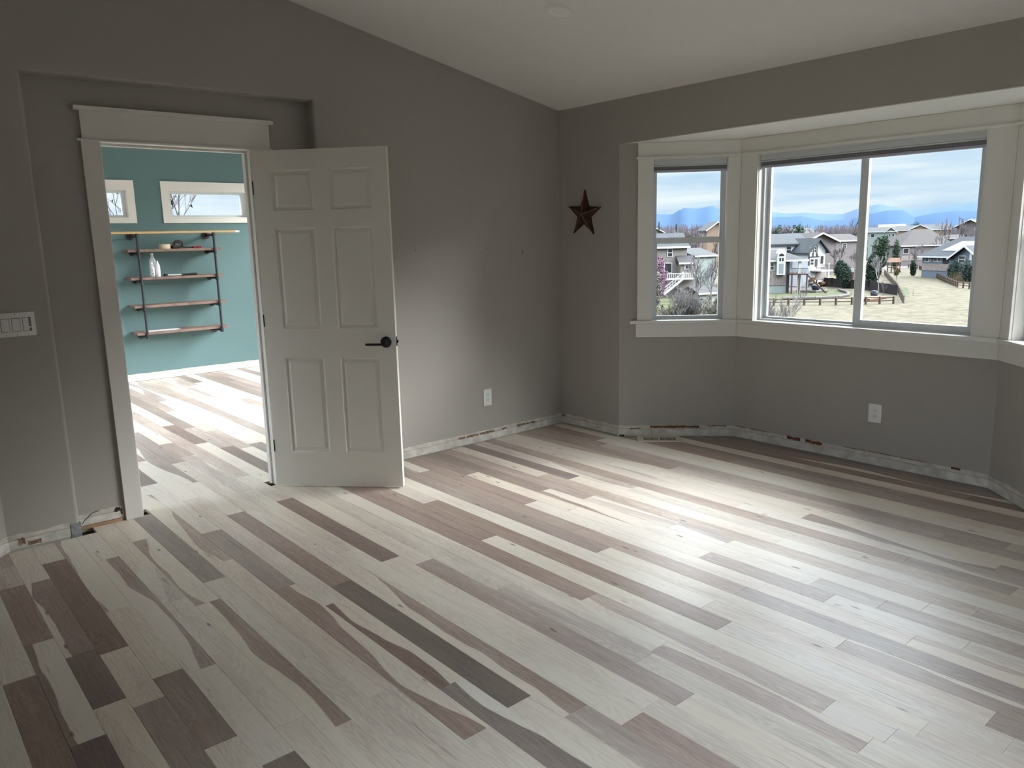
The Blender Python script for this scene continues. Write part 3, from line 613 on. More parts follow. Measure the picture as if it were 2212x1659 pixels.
for (x0, x1) in XS:
    for (z0, z1) in ZS:
        b = B(MD); panel(b, x0, x1, z0, z1, 0, 1); b.obj('panel', 'door_paint', door)
b = B(MD)
for (x0, x1) in XS:
    for (z0, z1) in ZS: panel(b, x0, x1, z0, z1, DT, -1)
b.obj('rear_panels', 'door_paint', door)
for s, y in ((-1, 0), (1, DT)):
    b = B(MD).lathe([(0, 0), (.0335, 0), (.0335, .007), (.031, .009), (.012, .010), (.011, .045), (0, .045)], (.749, y, .902), 28, (0, s, 0))
    h_ = b.obj('handle', 'black_metal', door, smooth=True)
    B(MD).box((.757, y+s*.034, .885), (.632, y+s*.044, .899), bev=.003).obj('lever', 'black_metal', h_)
b = B(MD); b.box((DW, .006, .875), (DW+.0015, DT-.006, .932)); b.box((DW, .012, .894), (DW+.011, DT-.012, .913), bev=.003); b.obj('latch', 'black_metal', door)
for z in (.22, 1.0, 1.78):
    B(MD).tube((-.004, .0, z), (-.004, .0, z+.075), .0038, n=10).obj('hinge', 'black_metal', door)

# ------------------------------------------------------------------ small fittings
def outlet(F, s0, s1, z0, z1, lab):
    c = F @ Vector(((s0+s1)/2, 0, z0)); t = empty('wall_outlet', c, label=lab, category='outlet')
    B(F).box((s0, 0, z0), (s1, .006, z1), bev=.002).obj('cover_plate', 'white_plastic', t, smooth=True)
    m_ = (s0+s1)/2; zc = (z0+z1)/2
    for k in (-1, 1):
        zz = zc+k*.0195; b = B(F); n = 20; P_ = []
        for i in range(n):
            an = 2*PI*i/n; P_.append((m_+max(-.0145, min(.0145, .0175*math.cos(an))), zz+.0145*math.sin(an)*1.0))
        b.pts([(p[0], .008, p[1]) for p in P_]+[(p[0], .005, p[1]) for p in P_], [tuple(range(n))]+[(i, (i+1) % n, n+(i+1) % n, n+i) for i in range(n)])
        r_ = b.obj('socket', 'white_plastic', t)
        b = B(F); b.box((m_-.0075, .0078, zz-.001), (m_-.0052, .0086, zz+.008)); b.box((m_+.0052, .0078, zz), (m_+.0075, .0086, zz+.007)); b.tube((m_, .0078, zz-.0085), (m_, .0086, zz-.0085), .0026, n=8)
        b.obj('slots', 'slot_dark', r_)
    B(F).lathe([(0, .0065), (.0025, .0065), (.003, .006)], (m_, 0, 0), 8, (0, 1, 0)) if 0 else None
outlet(FA, .738, .815, .270, .396, 'white double wall outlet low on the back wall right of the door')
outlet(FC, 1.003, 1.087, .283, .404, 'white double wall outlet below the wide bay window')
sw = empty('light_switch', (-3.717, 0, 1.085), label='white triple light switch plate at the left edge beside the niche', category='switch')
B().box((-3.80, -.006, 1.085), (-3.634, 0, 1.202), bev=.002).obj('cover_plate', 'white_plastic', sw, smooth=True)
for k, xc in enumerate((-3.763, -3.717, -3.671)):
    b = B(); b.box((xc-.0185, -.0068, 1.108), (xc+.0185, -.006, 1.176)); b.obj('recess', 'slot_soft', sw)
    if k < 2:
        b = B(); b.pts([(xc-.0165, -.0065, 1.110), (xc+.0165, -.0065, 1.110), (xc+.0165, -.0065, 1.174), (xc-.0165, -.0065, 1.174), (xc-.0165, -.013, 1.112), (xc+.0165, -.013, 1.112), (xc+.0165, -.0075, 1.172), (xc-.0165, -.0075, 1.172)],
            [(0,3,2,1),(4,5,6,7),(0,1,5,4),(1,2,6,5),(2,3,7,6),(3,0,4,7)]); b.obj('rocker', 'white_plastic', sw)
    else:
        b = B(); b.box((xc-.0165, -.0085, 1.110), (xc+.008, -.0065, 1.174)); b.obj('dimmer_body', 'white_plastic', sw)
        b = B(); b.box((xc-.004, -.014, 1.124), (xc+.0165, -.0066, 1.131), bev=.001); b.obj('dimmer_slider', 'white_plastic', sw)
    for z in (1.093, 1.194): B().lathe([(0, .0007), (.002, .0007), (.0022, 0)], (xc, -.006, z), 8, (0, -1, 0)).obj('screw', 'slot_soft', sw)
# floor register
Mreg = Matrix.Translation((.139, -.901, 0)) @ Matrix.Rotation(math.atan2(-.228, .223), 4, 'Z')
fr = empty('floor_register', (.139, -.901, 0), math.atan2(-.228, .223), label='wooden floor vent grille with dark slots below the small bay window', category='vent')
b = B(Mreg); w_, h_ = .160, .080
b.box((-w_, -h_, 0), (w_, -.045, .006)); b.box((-w_, .045, 0), (w_, h_, .006)); b.box((-w_, -.045, 0), (-.115, .045, .006)); b.box((.118, -.045, 0), (w_, .045, .006)); b.box((-.008, -.045, 0), (.008, .045, .006)); b.obj('frame', 'register_wood', fr)
B(Mreg).box((-.116, -.046, .0002), (.119, .046, .001)).obj('duct', 'slot_dark', fr)
for k in range(10):
    for x in (-.115+.0107*k+.0055, .008+.0110*k+.0055): B(Mreg).box((x-.0022+.0045, -.045, .001), (x+.0022+.0045, .045, .006)).obj('slat', 'register_wood', fr) if k < 10 and x+.0067 < .118 and not (-.008 < x+.0045 < .008) else None
# recessed ceiling light
ang = math.atan(SLOPE); up_ = Vector((-math.sin(ang)*-1, 0, math.cos(ang))); up_ = Vector((SLOPE, 0, 1)).normalized()
lc = Vector((-1.20, -1.27, ceil(-1.20)))
cl = empty('ceiling_light', lc, label='round white recessed ceiling light', category='ceiling light')
B().lathe([(.062, .0), (.062, -.004), (.086, -.004), (.090, 0)], lc, 40, up_).obj('trim_ring', 'ring_white', cl, smooth=True)
B().lathe([(.064, -.003), (.048, .0-.0032), (0.0, -.0032)][:0] or [(.0625, -.0035), (.050, -.001), (.046, -.0008), (.0, -.0008)], lc, 40, up_).obj('lens', 'lens_white', cl, smooth=True)
# barn star: five folded points of rustic wood
st = empty('barn_star', (0, -.279, 1.52), label='rustic dark wooden star hanging near the corner', category='wall decoration')
c_ = Vector((-.045, -.279, 1.672)); R_, r_ = .178, .071; P_ = []
for i in range(10):
    an = PI/2+i*PI/5+math.radians(3); rr = R_ if i % 2 == 0 else r_
    P_.append(Vector((-.012, c_.y+rr*math.cos(an), c_.z+rr*math.sin(an))))
for i in range(5):
    tip = P_[2*i]; l = P_[(2*i-1) % 10]; rgt = P_[(2*i+1) % 10]; cc = c_
    for q, m2, nm in ((l, 'star_wood', 'point'), (rgt, 'star_wood', 'point')):
        mid = tip.lerp(cc, .02); b = B(); bk = [Vector((-.001, p.y, p.z)) for p in (tip, q, cc)]
        b.pts([tip, q, cc, *bk], [(0, 1, 2), (3, 4, 5), (0, 1, 4, 3), (1, 2, 5, 4), (0, 2, 5, 3)]); b.obj('point', m2, st)
    b = B(); b.tube(cc+Vector((-.002, 0, 0)), tip+Vector((-.004, 0, 0)), .006, .003, 5); b.obj('ridge_strip', 'star_edge', st)
# ------------------------------------------------------------------ teal room: high windows, pipe shelf and what lies on it
def high_window(n, tw, lab):
    x0, x1, z0, z1 = tw; cw = .092
    w = B(); y = TY
    w.box((x0-.035, y+.05, z0-.03), (x0, y+.12, z1+.03)); w.box((x1, y+.05, z0-.03), (x1+.035, y+.12, z1+.03)); w.box((x0, y+.05, z0-.03), (x1, y+.12, z0)); w.box((x0, y+.05, z1), (x1, y+.12, z1+.03))
    w = w.obj('window_%d' % n, 'vinyl', label=lab, **S)
    b = B(); t = .014
    b.box((x0-.035, y, z0-.03), (x0-.035+.006, y+.05, z1+.03)); b.box((x1+.029, y, z0-.03), (x1+.035, y+.05, z1+.03)); b.box((x0-.03, y, z1+.024), (x1+.03, y+.05, z1+.03)); b.box((x0-.03, y, z0-.03), (x1+.03, y+.05, z0-.024)); b.obj('jamb_liner', T_, w)
    B().box((x0, y+.08, z0), (x1, y+.084, z1)).obj('pane', 'window_glass', w)
    a, c, lo, hi = x0-.117, x1+.117, z0-.09, z1+.133
    for bx in (((a, lo), (c, z0-.03)), ((a, z1+.03), (c, hi)), ((a, z0-.03), (x0-.035, z1+.03)), ((x1+.035, z0-.03), (c, z1+.03))):
        B().box((bx[0][0], y-.016, bx[0][1]), (bx[1][0], y, bx[1][1])).obj('casing', T_, w)
high_window(4, TW2, 'high window partly hidden by the left door jamb')
high_window(5, TW1, 'wide high window above the pipe shelf')
for tw in (TW1, TW2): portal(((tw[0]+tw[1])/2, TY+.16, 1.98), ((tw[0]+tw[1])/2, TY-1, 1.98), .9, .3)
yf = TY-.25; sh = empty('pipe_shelf', (-1.46, TY, .49), label='wall shelf of four brown boards hung on black iron pipes', category='shelf')
PX = (-1.877, -1.049); PY = TY-.262
SZ = (1.482, 1.178, .872, .573)
for z in SZ: B().box((-1.977, TY-.25, z-.028), (-.965, TY-.002, z), bev=.002).obj('shelf_board', 'shelf_wood', sh)
for px in PX:
    b = B(); b.tube((px, PY, .53), (px, PY, 1.635), .0135, n=14)
    for z in [1.635-.005] + [s_-.045 for s_ in SZ]:
        b.tube((px, PY, z-.022), (px, PY, z+.022), .0185, n=14)
    b.obj('pipe_upright', 'dark_pipe', sh, smooth=True)
    for z in [1.628] + [s_-.045 for s_ in SZ[:3]] + [.525]:
        b = B(); b.tube((px, PY, z), (px, TY-.01, z), .0125, n=12); b.tube((px, PY+.012, z), (px, PY+.035, z), .018, n=12); b.obj('pipe_arm', 'dark_pipe', sh, smooth=True)
        fr_ = .044 if z in (1.628, .525) else .030
        B().lathe([(.0, .004), (.017, .004), (.02, .022), (fr_, .018), (fr_, .001), (0, .001)][::-1], (px, TY, z), 20, (0, -1, 0)).obj('flange', 'dark_pipe', sh, smooth=True)
pl = empty('broom_pole', (-1.5, TY-.262, 1.652), label='long tan wooden pole lying across the top of the pipes', category='pole')
B().tube((-2.75, PY-.02, 1.661), (-.79, PY+.01, 1.664), .0125, n=12).obj('stick', 'pine_pole', pl, smooth=True)
B().tube((-.79, PY+.01, 1.664), (-.74, PY+.011, 1.664), .0135, .010, n=12).obj('tip', 'white_plastic', pl, smooth=True)
tp = B().lathe([(.038, 0), (.064, 0), (.064, .05), (.038, .05), (.038, 0)], (-1.575, TY-.17, SZ[0]), 28).obj('tape_roll', 'masking_tape', smooth=True, origin=(-1.575, TY-.17, SZ[0]), label='roll of cream masking tape on the top shelf', category='tape')
# rolled leather belt with a tail
bt = empty('tool_belt', (-1.43, TY-.17, SZ[0]), label='rolled dark brown leather tool belt on the top shelf', category='belt')
b = B(); rr = random.Random(4); prev = None
for i in range(40):
    a_ = i*.42; r0 = .022+.0011*i; p = Vector((-1.425+r0*math.cos(a_), TY-.17+.02*math.sin(i*.3), SZ[0]+.048+r0*.75*math.sin(a_)))
    if prev is not None: b.box((0, 0, 0), (0, 0, 0)) if 0 else b.tube(prev, p, .0055, n=5); 
    prev = p
b.obj('coil', 'leather', bt)
b = B(); b.box((-1.50, TY-.22, SZ[0]), (-1.42, TY-.12, SZ[0]+.035), bev=.01); b.obj('pouch', 'leather', bt)
b = B(); pts_ = [(-1.39, .02), (-1.34, .010), (-1.28, .012), (-1.22, .008)]
for p, q in zip(pts_, pts_[1:]): b.tube((p[0], TY-.18, SZ[0]+p[1]), (q[0], TY-.18, SZ[0]+q[1]), .0075, n=6)
b.obj('strap', 'leather', bt)
b = B(); rr = random.Random(6)
for k in range(5): b.box((-1.27+k*.018, TY-.20-.01*rr.random(), SZ[0]), (-1.25+k*.018, TY-.15, SZ[0]+.012+.012*rr.random()), bev=.003)
b.obj('red_rag', 'red_cloth', origin=(-1.23, TY-.18, SZ[0]), label='small dark red rag at the end of the belt on the top shelf', category='cloth')
z = SZ[1]
bo = empty('water_bottle', (-1.705, TY-.13, z), label='tall clear water bottle on the second shelf', category='bottle')
B().lathe([(0, 0), (.036, 0), (.038, .01), (.038, .15), (.034, .18), (.015, .225), (.013, .24)], (-1.705, TY-.13, z), 20).obj('body', 'clear_plastic', bo, smooth=True)
B().lathe([(.015, .238), (.015, .258), (0, .258)], (-1.705, TY-.13, z), 16).obj('cap', 'white_plastic', bo, smooth=True)
for k, (x, hh, lb) in enumerate(((-1.737, .165, 'small bottle with a printed white label, left in front of the tall bottle'), (-1.677, .175, 'small plain white bottle right in front of the tall bottle'))):
    bo = empty('squeeze_bottle', (x, TY-.2, z), label=lb, category='bottle')
    B().lathe([(0, 0), (.022, 0), (.023, .006), (.023, hh-.055), (.018, hh-.035), (.009, hh-.022)], (x, TY-.2, z), 18).obj('body', 'clear_plastic' if k == 0 else 'label_white', bo, smooth=True)
    B().lathe([(.0233, .02), (.0235, .022), (.0235, hh-.06), (.0233, hh-.058)], (x, TY-.2, z), 18).obj('label_band', 'label_white', bo, smooth=True)
    B().lathe([(.010, hh-.024), (.010, hh-.006), (.006, hh), (0, hh)], (x, TY-.2, z), 14).obj('cap', 'white_plastic', bo, smooth=True)
    if k == 0:
        b = B()
        for q in range(6): b.box((x-.010+.0035*q, TY-.2-.0242, z+.03), (x-.0085+.0035*q, TY-.2-.0232, z+.045))
        for q in range(5): b.box((x-.011, TY-.2-.0242, z+.06+.007*q), (x+.009, TY-.2-.0232, z+.062+.007*q))
        b.obj('barcode', 'tool_black', bo)
hm = empty('hammer', (-1.44, TY-.2, z), label='hammer with a silver shaft and black grip lying on the second shelf', category='tool')
b = B(); b.tube((-1.60, TY-.235, z+.014), (-1.60, TY-.165, z+.014), .014, n=12); b.obj('head', 'tool_black', hm)
b = B(); b.tube((-1.595, TY-.2, z+.013), (-1.42, TY-.2, z+.011), .008, n=8); b.obj('shaft', 'chrome', hm)
b = B(); b.tube((-1.43, TY-.2, z+.012), (-1.26, TY-.2, z+.015), .011, .014, n=10); b.obj('grip', 'tool_black', hm)
# small sheet of paper / plastic on the lowest board
B().box((-1.85, TY-.2, SZ[3]), (-1.50, TY-.06, SZ[3]+.003)).obj('paper_sheet', 'label_white', origin=(-1.68, TY-.13, SZ[3]), label='thin white sheet lying on the lowest shelf board', category='paper')
# ------------------------------------------------------------------ outside: field, yards, houses, trees, mountains
GZ = -9.5
def ray_(u, v): return FW + RT*((u-1106)/FPX) - UP*((v-829.5)/FPX)
def pt(u, v, d):            # real point in column u, row v at horizontal distance d
    r = ray_(u, v); t = d/math.hypot(r.x, r.y); return Vector((CX+r.x*t, CY+r.y*t, CZ+r.z*t))
def gp(u, v, z=GZ):         # ground point
    r = ray_(u, v); t = (z-CZ)/r.z; return Vector((CX+r.x*t, CY+r.y*t, z))
def gdist(u, v): p = gp(u, v); return math.hypot(p.x-CX, p.y-CY)
mat('rail_pale', (0.0540, 0.0450, 0.0387), .85, .1)
mat('straw_grass', (0.0435, 0.0381, 0.0260), .95, .1, var=(.9, .35))
mat('lawn_grass', (0.0297, 0.0340, 0.0169), .95, .1, var=(.5, .35))
mat('roof_slate', (0.0113, 0.0140, 0.0174), .8, .2, var=(.8, .2))
mat('roof_brown', (0.0117, 0.0095, 0.0095), .8, .2, var=(.8, .2))
mat('roof_grey', (0.0144, 0.0151, 0.0166), .8, .2, var=(.8, .2))
mat('roof_red', (0.0151, 0.0057, 0.0053), .8, .2)
mat('roof_white', (0.0454, 0.0466, 0.0479), .8, .2)
mat('siding_white', (0.2495, 0.2608, 0.2797), .7, .2)
mat('siding_tan', (0.0851, 0.0772, 0.0733), .7, .2)
mat('siding_sage', (0.1076, 0.1287, 0.1217), .7, .2)
mat('siding_blue', (0.0446, 0.0576, 0.0749), .7, .2)
mat('siding_mauve', (0.0612, 0.0536, 0.0551), .7, .2)
mat('siding_peach', (0.1069, 0.0745, 0.0535), .7, .2)
mat('stone_base', (0.1015, 0.0864, 0.0821), .8, .2, var=(3, .3))
mat('house_trim', (0.2304, 0.2304, 0.2304), .6, .2)
mat('timber_dark', (0.0081, 0.0090, 0.0099), .7, .2)
mat('house_glass', (0.0090, 0.0117, 0.0144), .15, .5)
mat('window_shade', (0.0936, 0.1080, 0.1152), .6, .2)
mat('brick_brown', (0.0306, 0.0180, 0.0135), .8, .2, var=(4, .3))
mat('deck_wood', (0.0302, 0.0164, 0.0095), .8, .2)
mat('rail_wood', (0.0288, 0.0189, 0.0135), .8, .2)
mat('fence_dark', (0.0099, 0.0081, 0.0090), .85, .1, var=(1, .3))
mat('bark', (0.0505, 0.0444, 0.0459), .9, .1)
mat('bark_pale', (0.0734, 0.0688, 0.0704), .9, .1)
mat('bark_far', (0.0612, 0.0536, 0.0612), .9, .1)
mat('needles_dark', (0.0101, 0.0192, 0.0135), .9, .1)
mat('needles_blue', (0.0225, 0.0338, 0.0293), .9, .1)
mat('needles_green', (0.0158, 0.0293, 0.0168), .9, .1)
mat('leaf_bud', (0.0468, 0.0450, 0.0198), .9, .1)
mat('blossom_pink', (0.0756, 0.0356, 0.0608), .9, .1)
mat('blossom_white', (0.0720, 0.0693, 0.0648), .9, .1)
mat('dry_reed', (0.0648, 0.0504, 0.0270), .9, .1)
mat('solar_glass', (0.0324, 0.0432, 0.0486), .25, .5)
mat('concrete', (0.0504, 0.0477, 0.0459), .9, .1)
mat('play_orange', (0.0567, 0.0214, 0.0063), .6, .3)
mat('play_blue', (0.0054, 0.0090, 0.0144), .6, .3)
mat('mountain_near_haze', (.024, .040, .068), 1, 0)  # aerial haze painted into the ridge as a blue base colour
mat('mountain_far_haze', (.034, .050, .075), 1, 0)  # paler base colour imitates thicker haze on the back ridge
# terrain: falls from the house to a flat field
def tz(d): return -3.2 if d < 7 else (GZ if d > 55 else -3.2+(GZ+3.2)*((d-7)/48))
vs, fs = [], []; rings = [0, 7, 12, 18, 26, 34, 44, 55, 75, 100, 140, 200, 300, 500, 900, 2000, 6000, 14000]; nA = 48
ctr = Vector((-1.5, -2, 0))
for i, d in enumerate(rings):
    for k in range(nA):
        a_ = 2*PI*k/nA; vs.append((ctr.x+d*math.cos(a_), ctr.y+d*math.sin(a_), tz(d)))
for i in range(len(rings)-1):
    for k in range(nA): fs.append((i*nA+k, i*nA+(k+1) % nA, (i+1)*nA+(k+1) % nA, (i+1)*nA+k))
b = B(); b.pts(vs, fs); b.obj('ground', 'straw_grass', label='dry straw coloured field below the houses', **S)
def flat(name, pix, m_, z=.05, lab=None, kind='structure'):
    P_ = [gp(u, v) for u, v in pix]; b = B(); n = len(P_)
    b.pts([(p.x, p.y, GZ+z) for p in P_]+[(p.x, p.y, GZ-.2) for p in P_], [tuple(range(n))]+[(i, (i+1) % n, n+(i+1) % n, n+i) for i in range(n)])
    return b.obj(name, m_, label=lab, kind=kind)
flat('lawn', [(1640, 654), (1700, 645), (1835, 641), (1842, 633), (1800, 624), (1760, 628), (1700, 634), (1640, 640)], 'lawn_grass', lab='curved green lawn behind the rail fence')
flat('lawn', [(1400, 672), (1480, 668), (1570, 655), (1570, 640), (1500, 634), (1400, 650)], 'lawn_grass', lab='green lawn below the white stairs')
flat('lawn', [(1938, 640), (1965, 640), (1960, 622), (1938, 618)], 'lawn_grass', lab='small green patch beside the diagonal fence')
flat('road', [(1890, 582), (1962, 580), (1962, 572), (1905, 573)], 'concrete', lab='pale road at the top of the field')
flat('patio', [(1640, 628), (1760, 630), (1790, 622), (1760, 614), (1640, 618)], 'concrete', lab='pale patio behind the sage house')
def ridge(name, pix, D, m_, lab, seed):
    rr = random.Random(seed); b = B(); pts_ = []
    for (u0, v0), (u1, v1) in zip(pix, pix[1:]):
        n = max(1, int(abs(u1-u0)/9))
        for i in range(n):
            f = i/n; pts_.append((u0+(u1-u0)*f, v0+(v1-v0)*f+rr.uniform(-.35, .35)))
    pts_.append(pix[-1]); V = []; Fc = []; top = [pt(u, v, D) for u, v in pts_]
    for p in top:
        o_ = Vector((CX, CY, 0)); dr = Vector((p.x-CX, p.y-CY, 0)).normalized(); w_ = 3.2*(p.z-GZ)
        V += [Vector((p.x, p.y, GZ-5))-dr*w_, p.lerp(Vector((p.x, p.y, GZ-5))-dr*w_, .45)+Vector((0, 0, rr.uniform(-.01, .02)*(p.z-GZ))), p, Vector((p.x, p.y, GZ-5))+dr*w_]
    for i in range(len(top)-1):
        for k in range(3): Fc.append((4*i+k, 4*i+4+k, 4*i+5+k, 4*i+1+k))
    b.pts(V, Fc); b.obj(name, m_, smooth=True, label=lab, **S)
ridge('mountains', [(1150, 470), (1300, 455), (1415, 461.7), (1441, 463.7), (1452, 462.7), (1467, 454.5), (1479, 448.7), (1491, 450), (1509, 450.6), (1538, 444.9), (1560, 454), (1600, 466), (1640, 468), (1694, 468.6), (1730, 467), (1753, 471.6), (1780, 477), (1840, 474), (1880, 462), (1919, 454.5), (1952, 454), (1976, 469), (2019, 460.6), (2065, 455.6), (2115, 455.6), (2250, 465), (2500, 440)], 7000, 'mountain_near_haze', 'nearer haze-tinted blue mountain ridge on the horizon', 3)
ridge('mountains', [(1150, 460), (1400, 463), (1600, 459), (1662, 457.7), (1706, 461), (1742, 459), (1783, 463), (1820, 462), (1850, 452), (1880, 444), (1906, 440.7), (1923, 445.6), (1969, 452), (2019, 449), (2085, 440.7), (2118, 437), (2300, 445), (2500, 430)], 11000, 'mountain_far_haze', 'paler haze-tinted far mountain ridge under the clouds', 5)

# ---- houses
class House:
    """front wall from column uL to column uR (bottom row vB at the left), depth away from the viewer"""
    def __init__(s, name, lab, uL, uR, vE, dist, skew=0, depth=9, wall='siding_white', h=None, into=None):
        s.p = pt(uL, vE, dist); q = pt(uR, vE, dist+skew); s.ez = s.p.z if h is None else GZ+h
        d = Vector((q.x-s.p.x, q.y-s.p.y, 0)); s.L = d.length; d.normalize(); s.d = d; s.n = Vector((d.y, -d.x, 0))
        if s.n.dot(Vector((CX-s.p.x, CY-s.p.y, 0))) < 0: s.n = -s.n
        s.F = Matrix(((d.x, s.n.x, 0, s.p.x), (d.y, s.n.y, 0, s.p.y), (0, 0, 1, 0), (0, 0, 0, 1))); s.D = depth
        s.e = into.e if into else empty(name, (s.p.x, s.p.y, GZ), label=lab, category='house'); s.wall = wall
        B(s.F).box((0, 0, GZ), (s.L, -depth, s.ez)).obj('wall', wall, s.e)
    def sz(s, u, v):        # pixel -> (along, z) on the front wall
        r = ray_(u, v); c0 = Vector((CX, CY, CZ)); t = (s.p-c0).dot(s.n)/r.dot(s.n); w = c0+r*t; return (w-s.p).dot(s.d), w.z
    def rect(s, name, m_, u0, v0, u1, v1, out=.06, inn=0.0, par=None):
        a, z1 = s.sz(u0, v0); c, z0 = s.sz(u1, v1); return B(s.F).box((a, -inn, z0), (c, out, z1)).obj(name, m_, par or s.e)
    def window(s, u0, v0, u1, v1, pane='house_glass', split=True, trim='house_trim', t=.12):
        a, z1 = s.sz(u0, v0); c, z0 = s.sz(u1, v1); f = B(s.F)
        f.box((a, 0, z0), (a+t, .1, z1)); f.box((c-t, 0, z0), (c, .1, z1)); f.box((a+t, 0, z0), (c-t, .1, z0+t)); f.box((a+t, 0, z1-t), (c-t, .1, z1))
        if split: f.box((a+t, 0, (z0+z1)/2-.05), (c-t, .1, (z0+z1)/2+.05))
        w = f.obj('window', trim, s.e); B(s.F).box((a+t, 0, z0+t), (c-t, .03, z1-t)).obj('pane', pane, w); return w
    def gable(s, rz, m_='roof_slate', over=.6, trim='house_trim', a=None, c=None, th=.25, wall=None, depth=None):
        """ridge runs away from the viewer; triangular gable on the front"""
        a = 0 if a is None else a; c = s.L if c is None else c; mdl = (a+c)/2; D = depth or s.D
        B(s.F).prism([(a, s.ez), (c, s.ez), (mdl, rz)], 'y', 0, -D).obj('gable_wall', wall or s.wall, s.e)
        k = (rz-s.ez)/(mdl-a); r = B(s.F); f = B(s.F)
        for sg, x0 in ((-1, a), (1, c)):
            P_ = [(x0+sg*over, s.ez-k*over), (mdl, rz), (mdl, rz+th), (x0+sg*over, s.ez-k*over+th)]
            r.prism(P_, 'y', over, -D-over); Q_ = [(p[0], p[1]-.12) for p in P_[:2]]+[(p[0], p[1]+.03) for p in P_[2:]]; f.prism(Q_, 'y', over+.02, over+.12)
        r.obj('roof', m_, s.e); f.obj('fascia', trim, s.e)
    def side_gable(s, rz, m_='roof_slate', over=.5, hipL=0, hipR=0, trim='house_trim', a=None, c=None, zz=None):
        """ridge parallel to the front; hipL / hipR pull the ridge ends in"""
        a = 0 if a is None else a; c = s.L if c is None else c; z = s.ez if zz is None else zz; D = s.D; m2 = -D/2; b = B(s.F); th = .22
        V = [(a-over, over, z), (c+over, over, z), (c+over, -D-over, z), (a-over, -D-over, z), (a-over+hipL, m2, rz), (c+over-hipR, m2, rz)]
        V2 = [(x, y, zq-th) for x, y, zq in V]
        b.pts(V+V2, [(0, 1, 5, 4), (1, 2, 5), (2, 3, 4, 5), (3, 0, 4), (6, 7, 11, 10), (7, 8, 11), (8, 9, 10, 11), (9, 6, 10), (0, 1, 7, 6), (1, 2, 8, 7), (2, 3, 9, 8), (3, 0, 6, 9)])
        b.obj('roof', m_, s.e); f = B(s.F); f.box((a-over, over, z-th-.05), (c+over, over+.06, z+.05)); f.obj('fascia', trim, s.e)
# tan house with white stairs (left window)
h = House('house', 'tan house with white outdoor stairs seen through the narrow bay window', 1372, 1484, 535, 142, skew=2, depth=10, wall='siding_tan')
h.side_gable(h.sz(1420, 508)[1]+.3, 'roof_slate', trim='house_trim')
h.window(1441.5, 536.5, 1453, 555.3); h.window(1434.5, 568, 1451.5, 590, split=False); h.rect('stone_wall', 'stone_base', 1466, 588, 1484, 640, out=.15)
a, z1 = h.sz(1464, 567); c, z0 = h.sz(1492, 600)
B(h.F).box((a, 0, z0-2.4), (c, 2.2, z1)).obj('bump_out', 'siding_tan', h.e)
B(h.F).prism([(2.6, z1), (0, z1+1.2), (0, z1)], 'x', a-.4, c+.3).obj('porch_roof', 'roof_grey', h.e)
B(h.F).box((a-.4, 2.5, z1-.25), (c+.3, 2.65, z1+.05)).obj('fascia', 'house_trim', h.e)
f = B(h.F); aa, zb = h.sz(1472, 569); cc, za = h.sz(1488.5, 581); f.box((aa, 2.2, za), (cc, 2.3, zb)); w = f.obj('window', 'house_trim', h.e)
for q in ((.15, .48), (.52, .85)): B(h.F).box((aa+(cc-aa)*q[0], 2.3, za+.18), (aa+(cc-aa)*q[1], 2.33, zb-.18)).obj('pane', 'house_glass', w)
B(h.F).box((a-2.6, 2.4, z0-.1), (c, 3.6, z0+.1)).obj('deck', 'house_trim', h.e)
f = B(h.F)
for i in range(16): x = a-2.6+(c-a+2.6)*i/15; f.box((x-.04, 3.5, z0), (x+.04, 3.58, z0+1))
f.box((a-2.6, 3.48, z0+.95), (c, 3.6, z0+1.05)); f.obj('deck_railing', 'house_trim', h.e)
s0 = h.sz(1466, 598); s1 = h.sz(1426, 631); n = 14; f = B(h.F); g = B(h.F); rl = B(h.F)
for i in range(n):
    x = s0[0]+(s1[0]-s0[0])*i/n; z = s0[1]+(s1[1]-s0[1])*i/n; f.box((x, 2.5, z-.08), (x+(s1[0]-s0[0])/n*1.1, 3.5, z+.02))
    if i % 2 == 0: rl.box((x-.04, 3.5, z), (x+.04, 3.58, z+1.0))
f.obj('stair_treads', 'house_trim', h.e)
for dy in (2.45, 3.5): g.prism([(s0[0], s0[1]-.35), (s0[0], s0[1]+.1), (s1[0], s1[1]+.1), (s1[0], s1[1]-.35)], 'y', dy, dy+.08)
g.obj('stringer', 'house_trim', h.e)
rl.prism([(s0[0], s0[1]+.95), (s0[0], s0[1]+1.08), (s1[0], s1[1]+1.08), (s1[0], s1[1]+.95)], 'y', 3.48, 3.6); rl.prism([(s0[0], s0[1]+.5), (s0[0], s0[1]+.58), (s1[0], s1[1]+.58), (s1[0], s1[1]+.5)], 'y', 3.48, 3.6); rl.obj('stair_railing', 'house_trim', h.e)
# white house with dark timber gable
h = House('house', 'white two-storey house with a blue slate roof and dark timber gable', 1640, 1748, 529, 168, skew=5, depth=10, wall='siding_white')
h.side_gable(h.sz(1700, 510)[1]+.5, 'roof_slate', trim='timber_dark')
h.window(1698, 532, 1709, 547.5); h.window(1728.5, 532, 1740, 547)
h.rect('door', 'window_shade', 1707, 564, 1716, 578, out=.05)
h2 = House('house', '', 1747, 1783, 541, 168, skew=3, depth=9, wall='siding_white', into=h)
h2.gable(h2.sz(1766, 517)[1], 'roof_slate', trim='timber_dark', over=.7)
for u in (1747, 1756.4, 1764): h2.rect('timber', 'timber_dark', u-.6, 530 if u > 1748 else 541, u+.6, 555 if u > 1748 else 574, out=.12)
h2.rect('timber', 'timber_dark', 1747, 554, 1769, 555.6, out=.12)
h2.window(1749.5, 533.5, 1755, 546); h2.window(1758, 532, 1763, 546); h2.window(1749.5, 559, 1757.5, 573); h2.rect('door', 'timber_dark', 1760.5, 560, 1765, 576, out=.08); h2.window(1771, 552, 1778.5, 571, split=False)
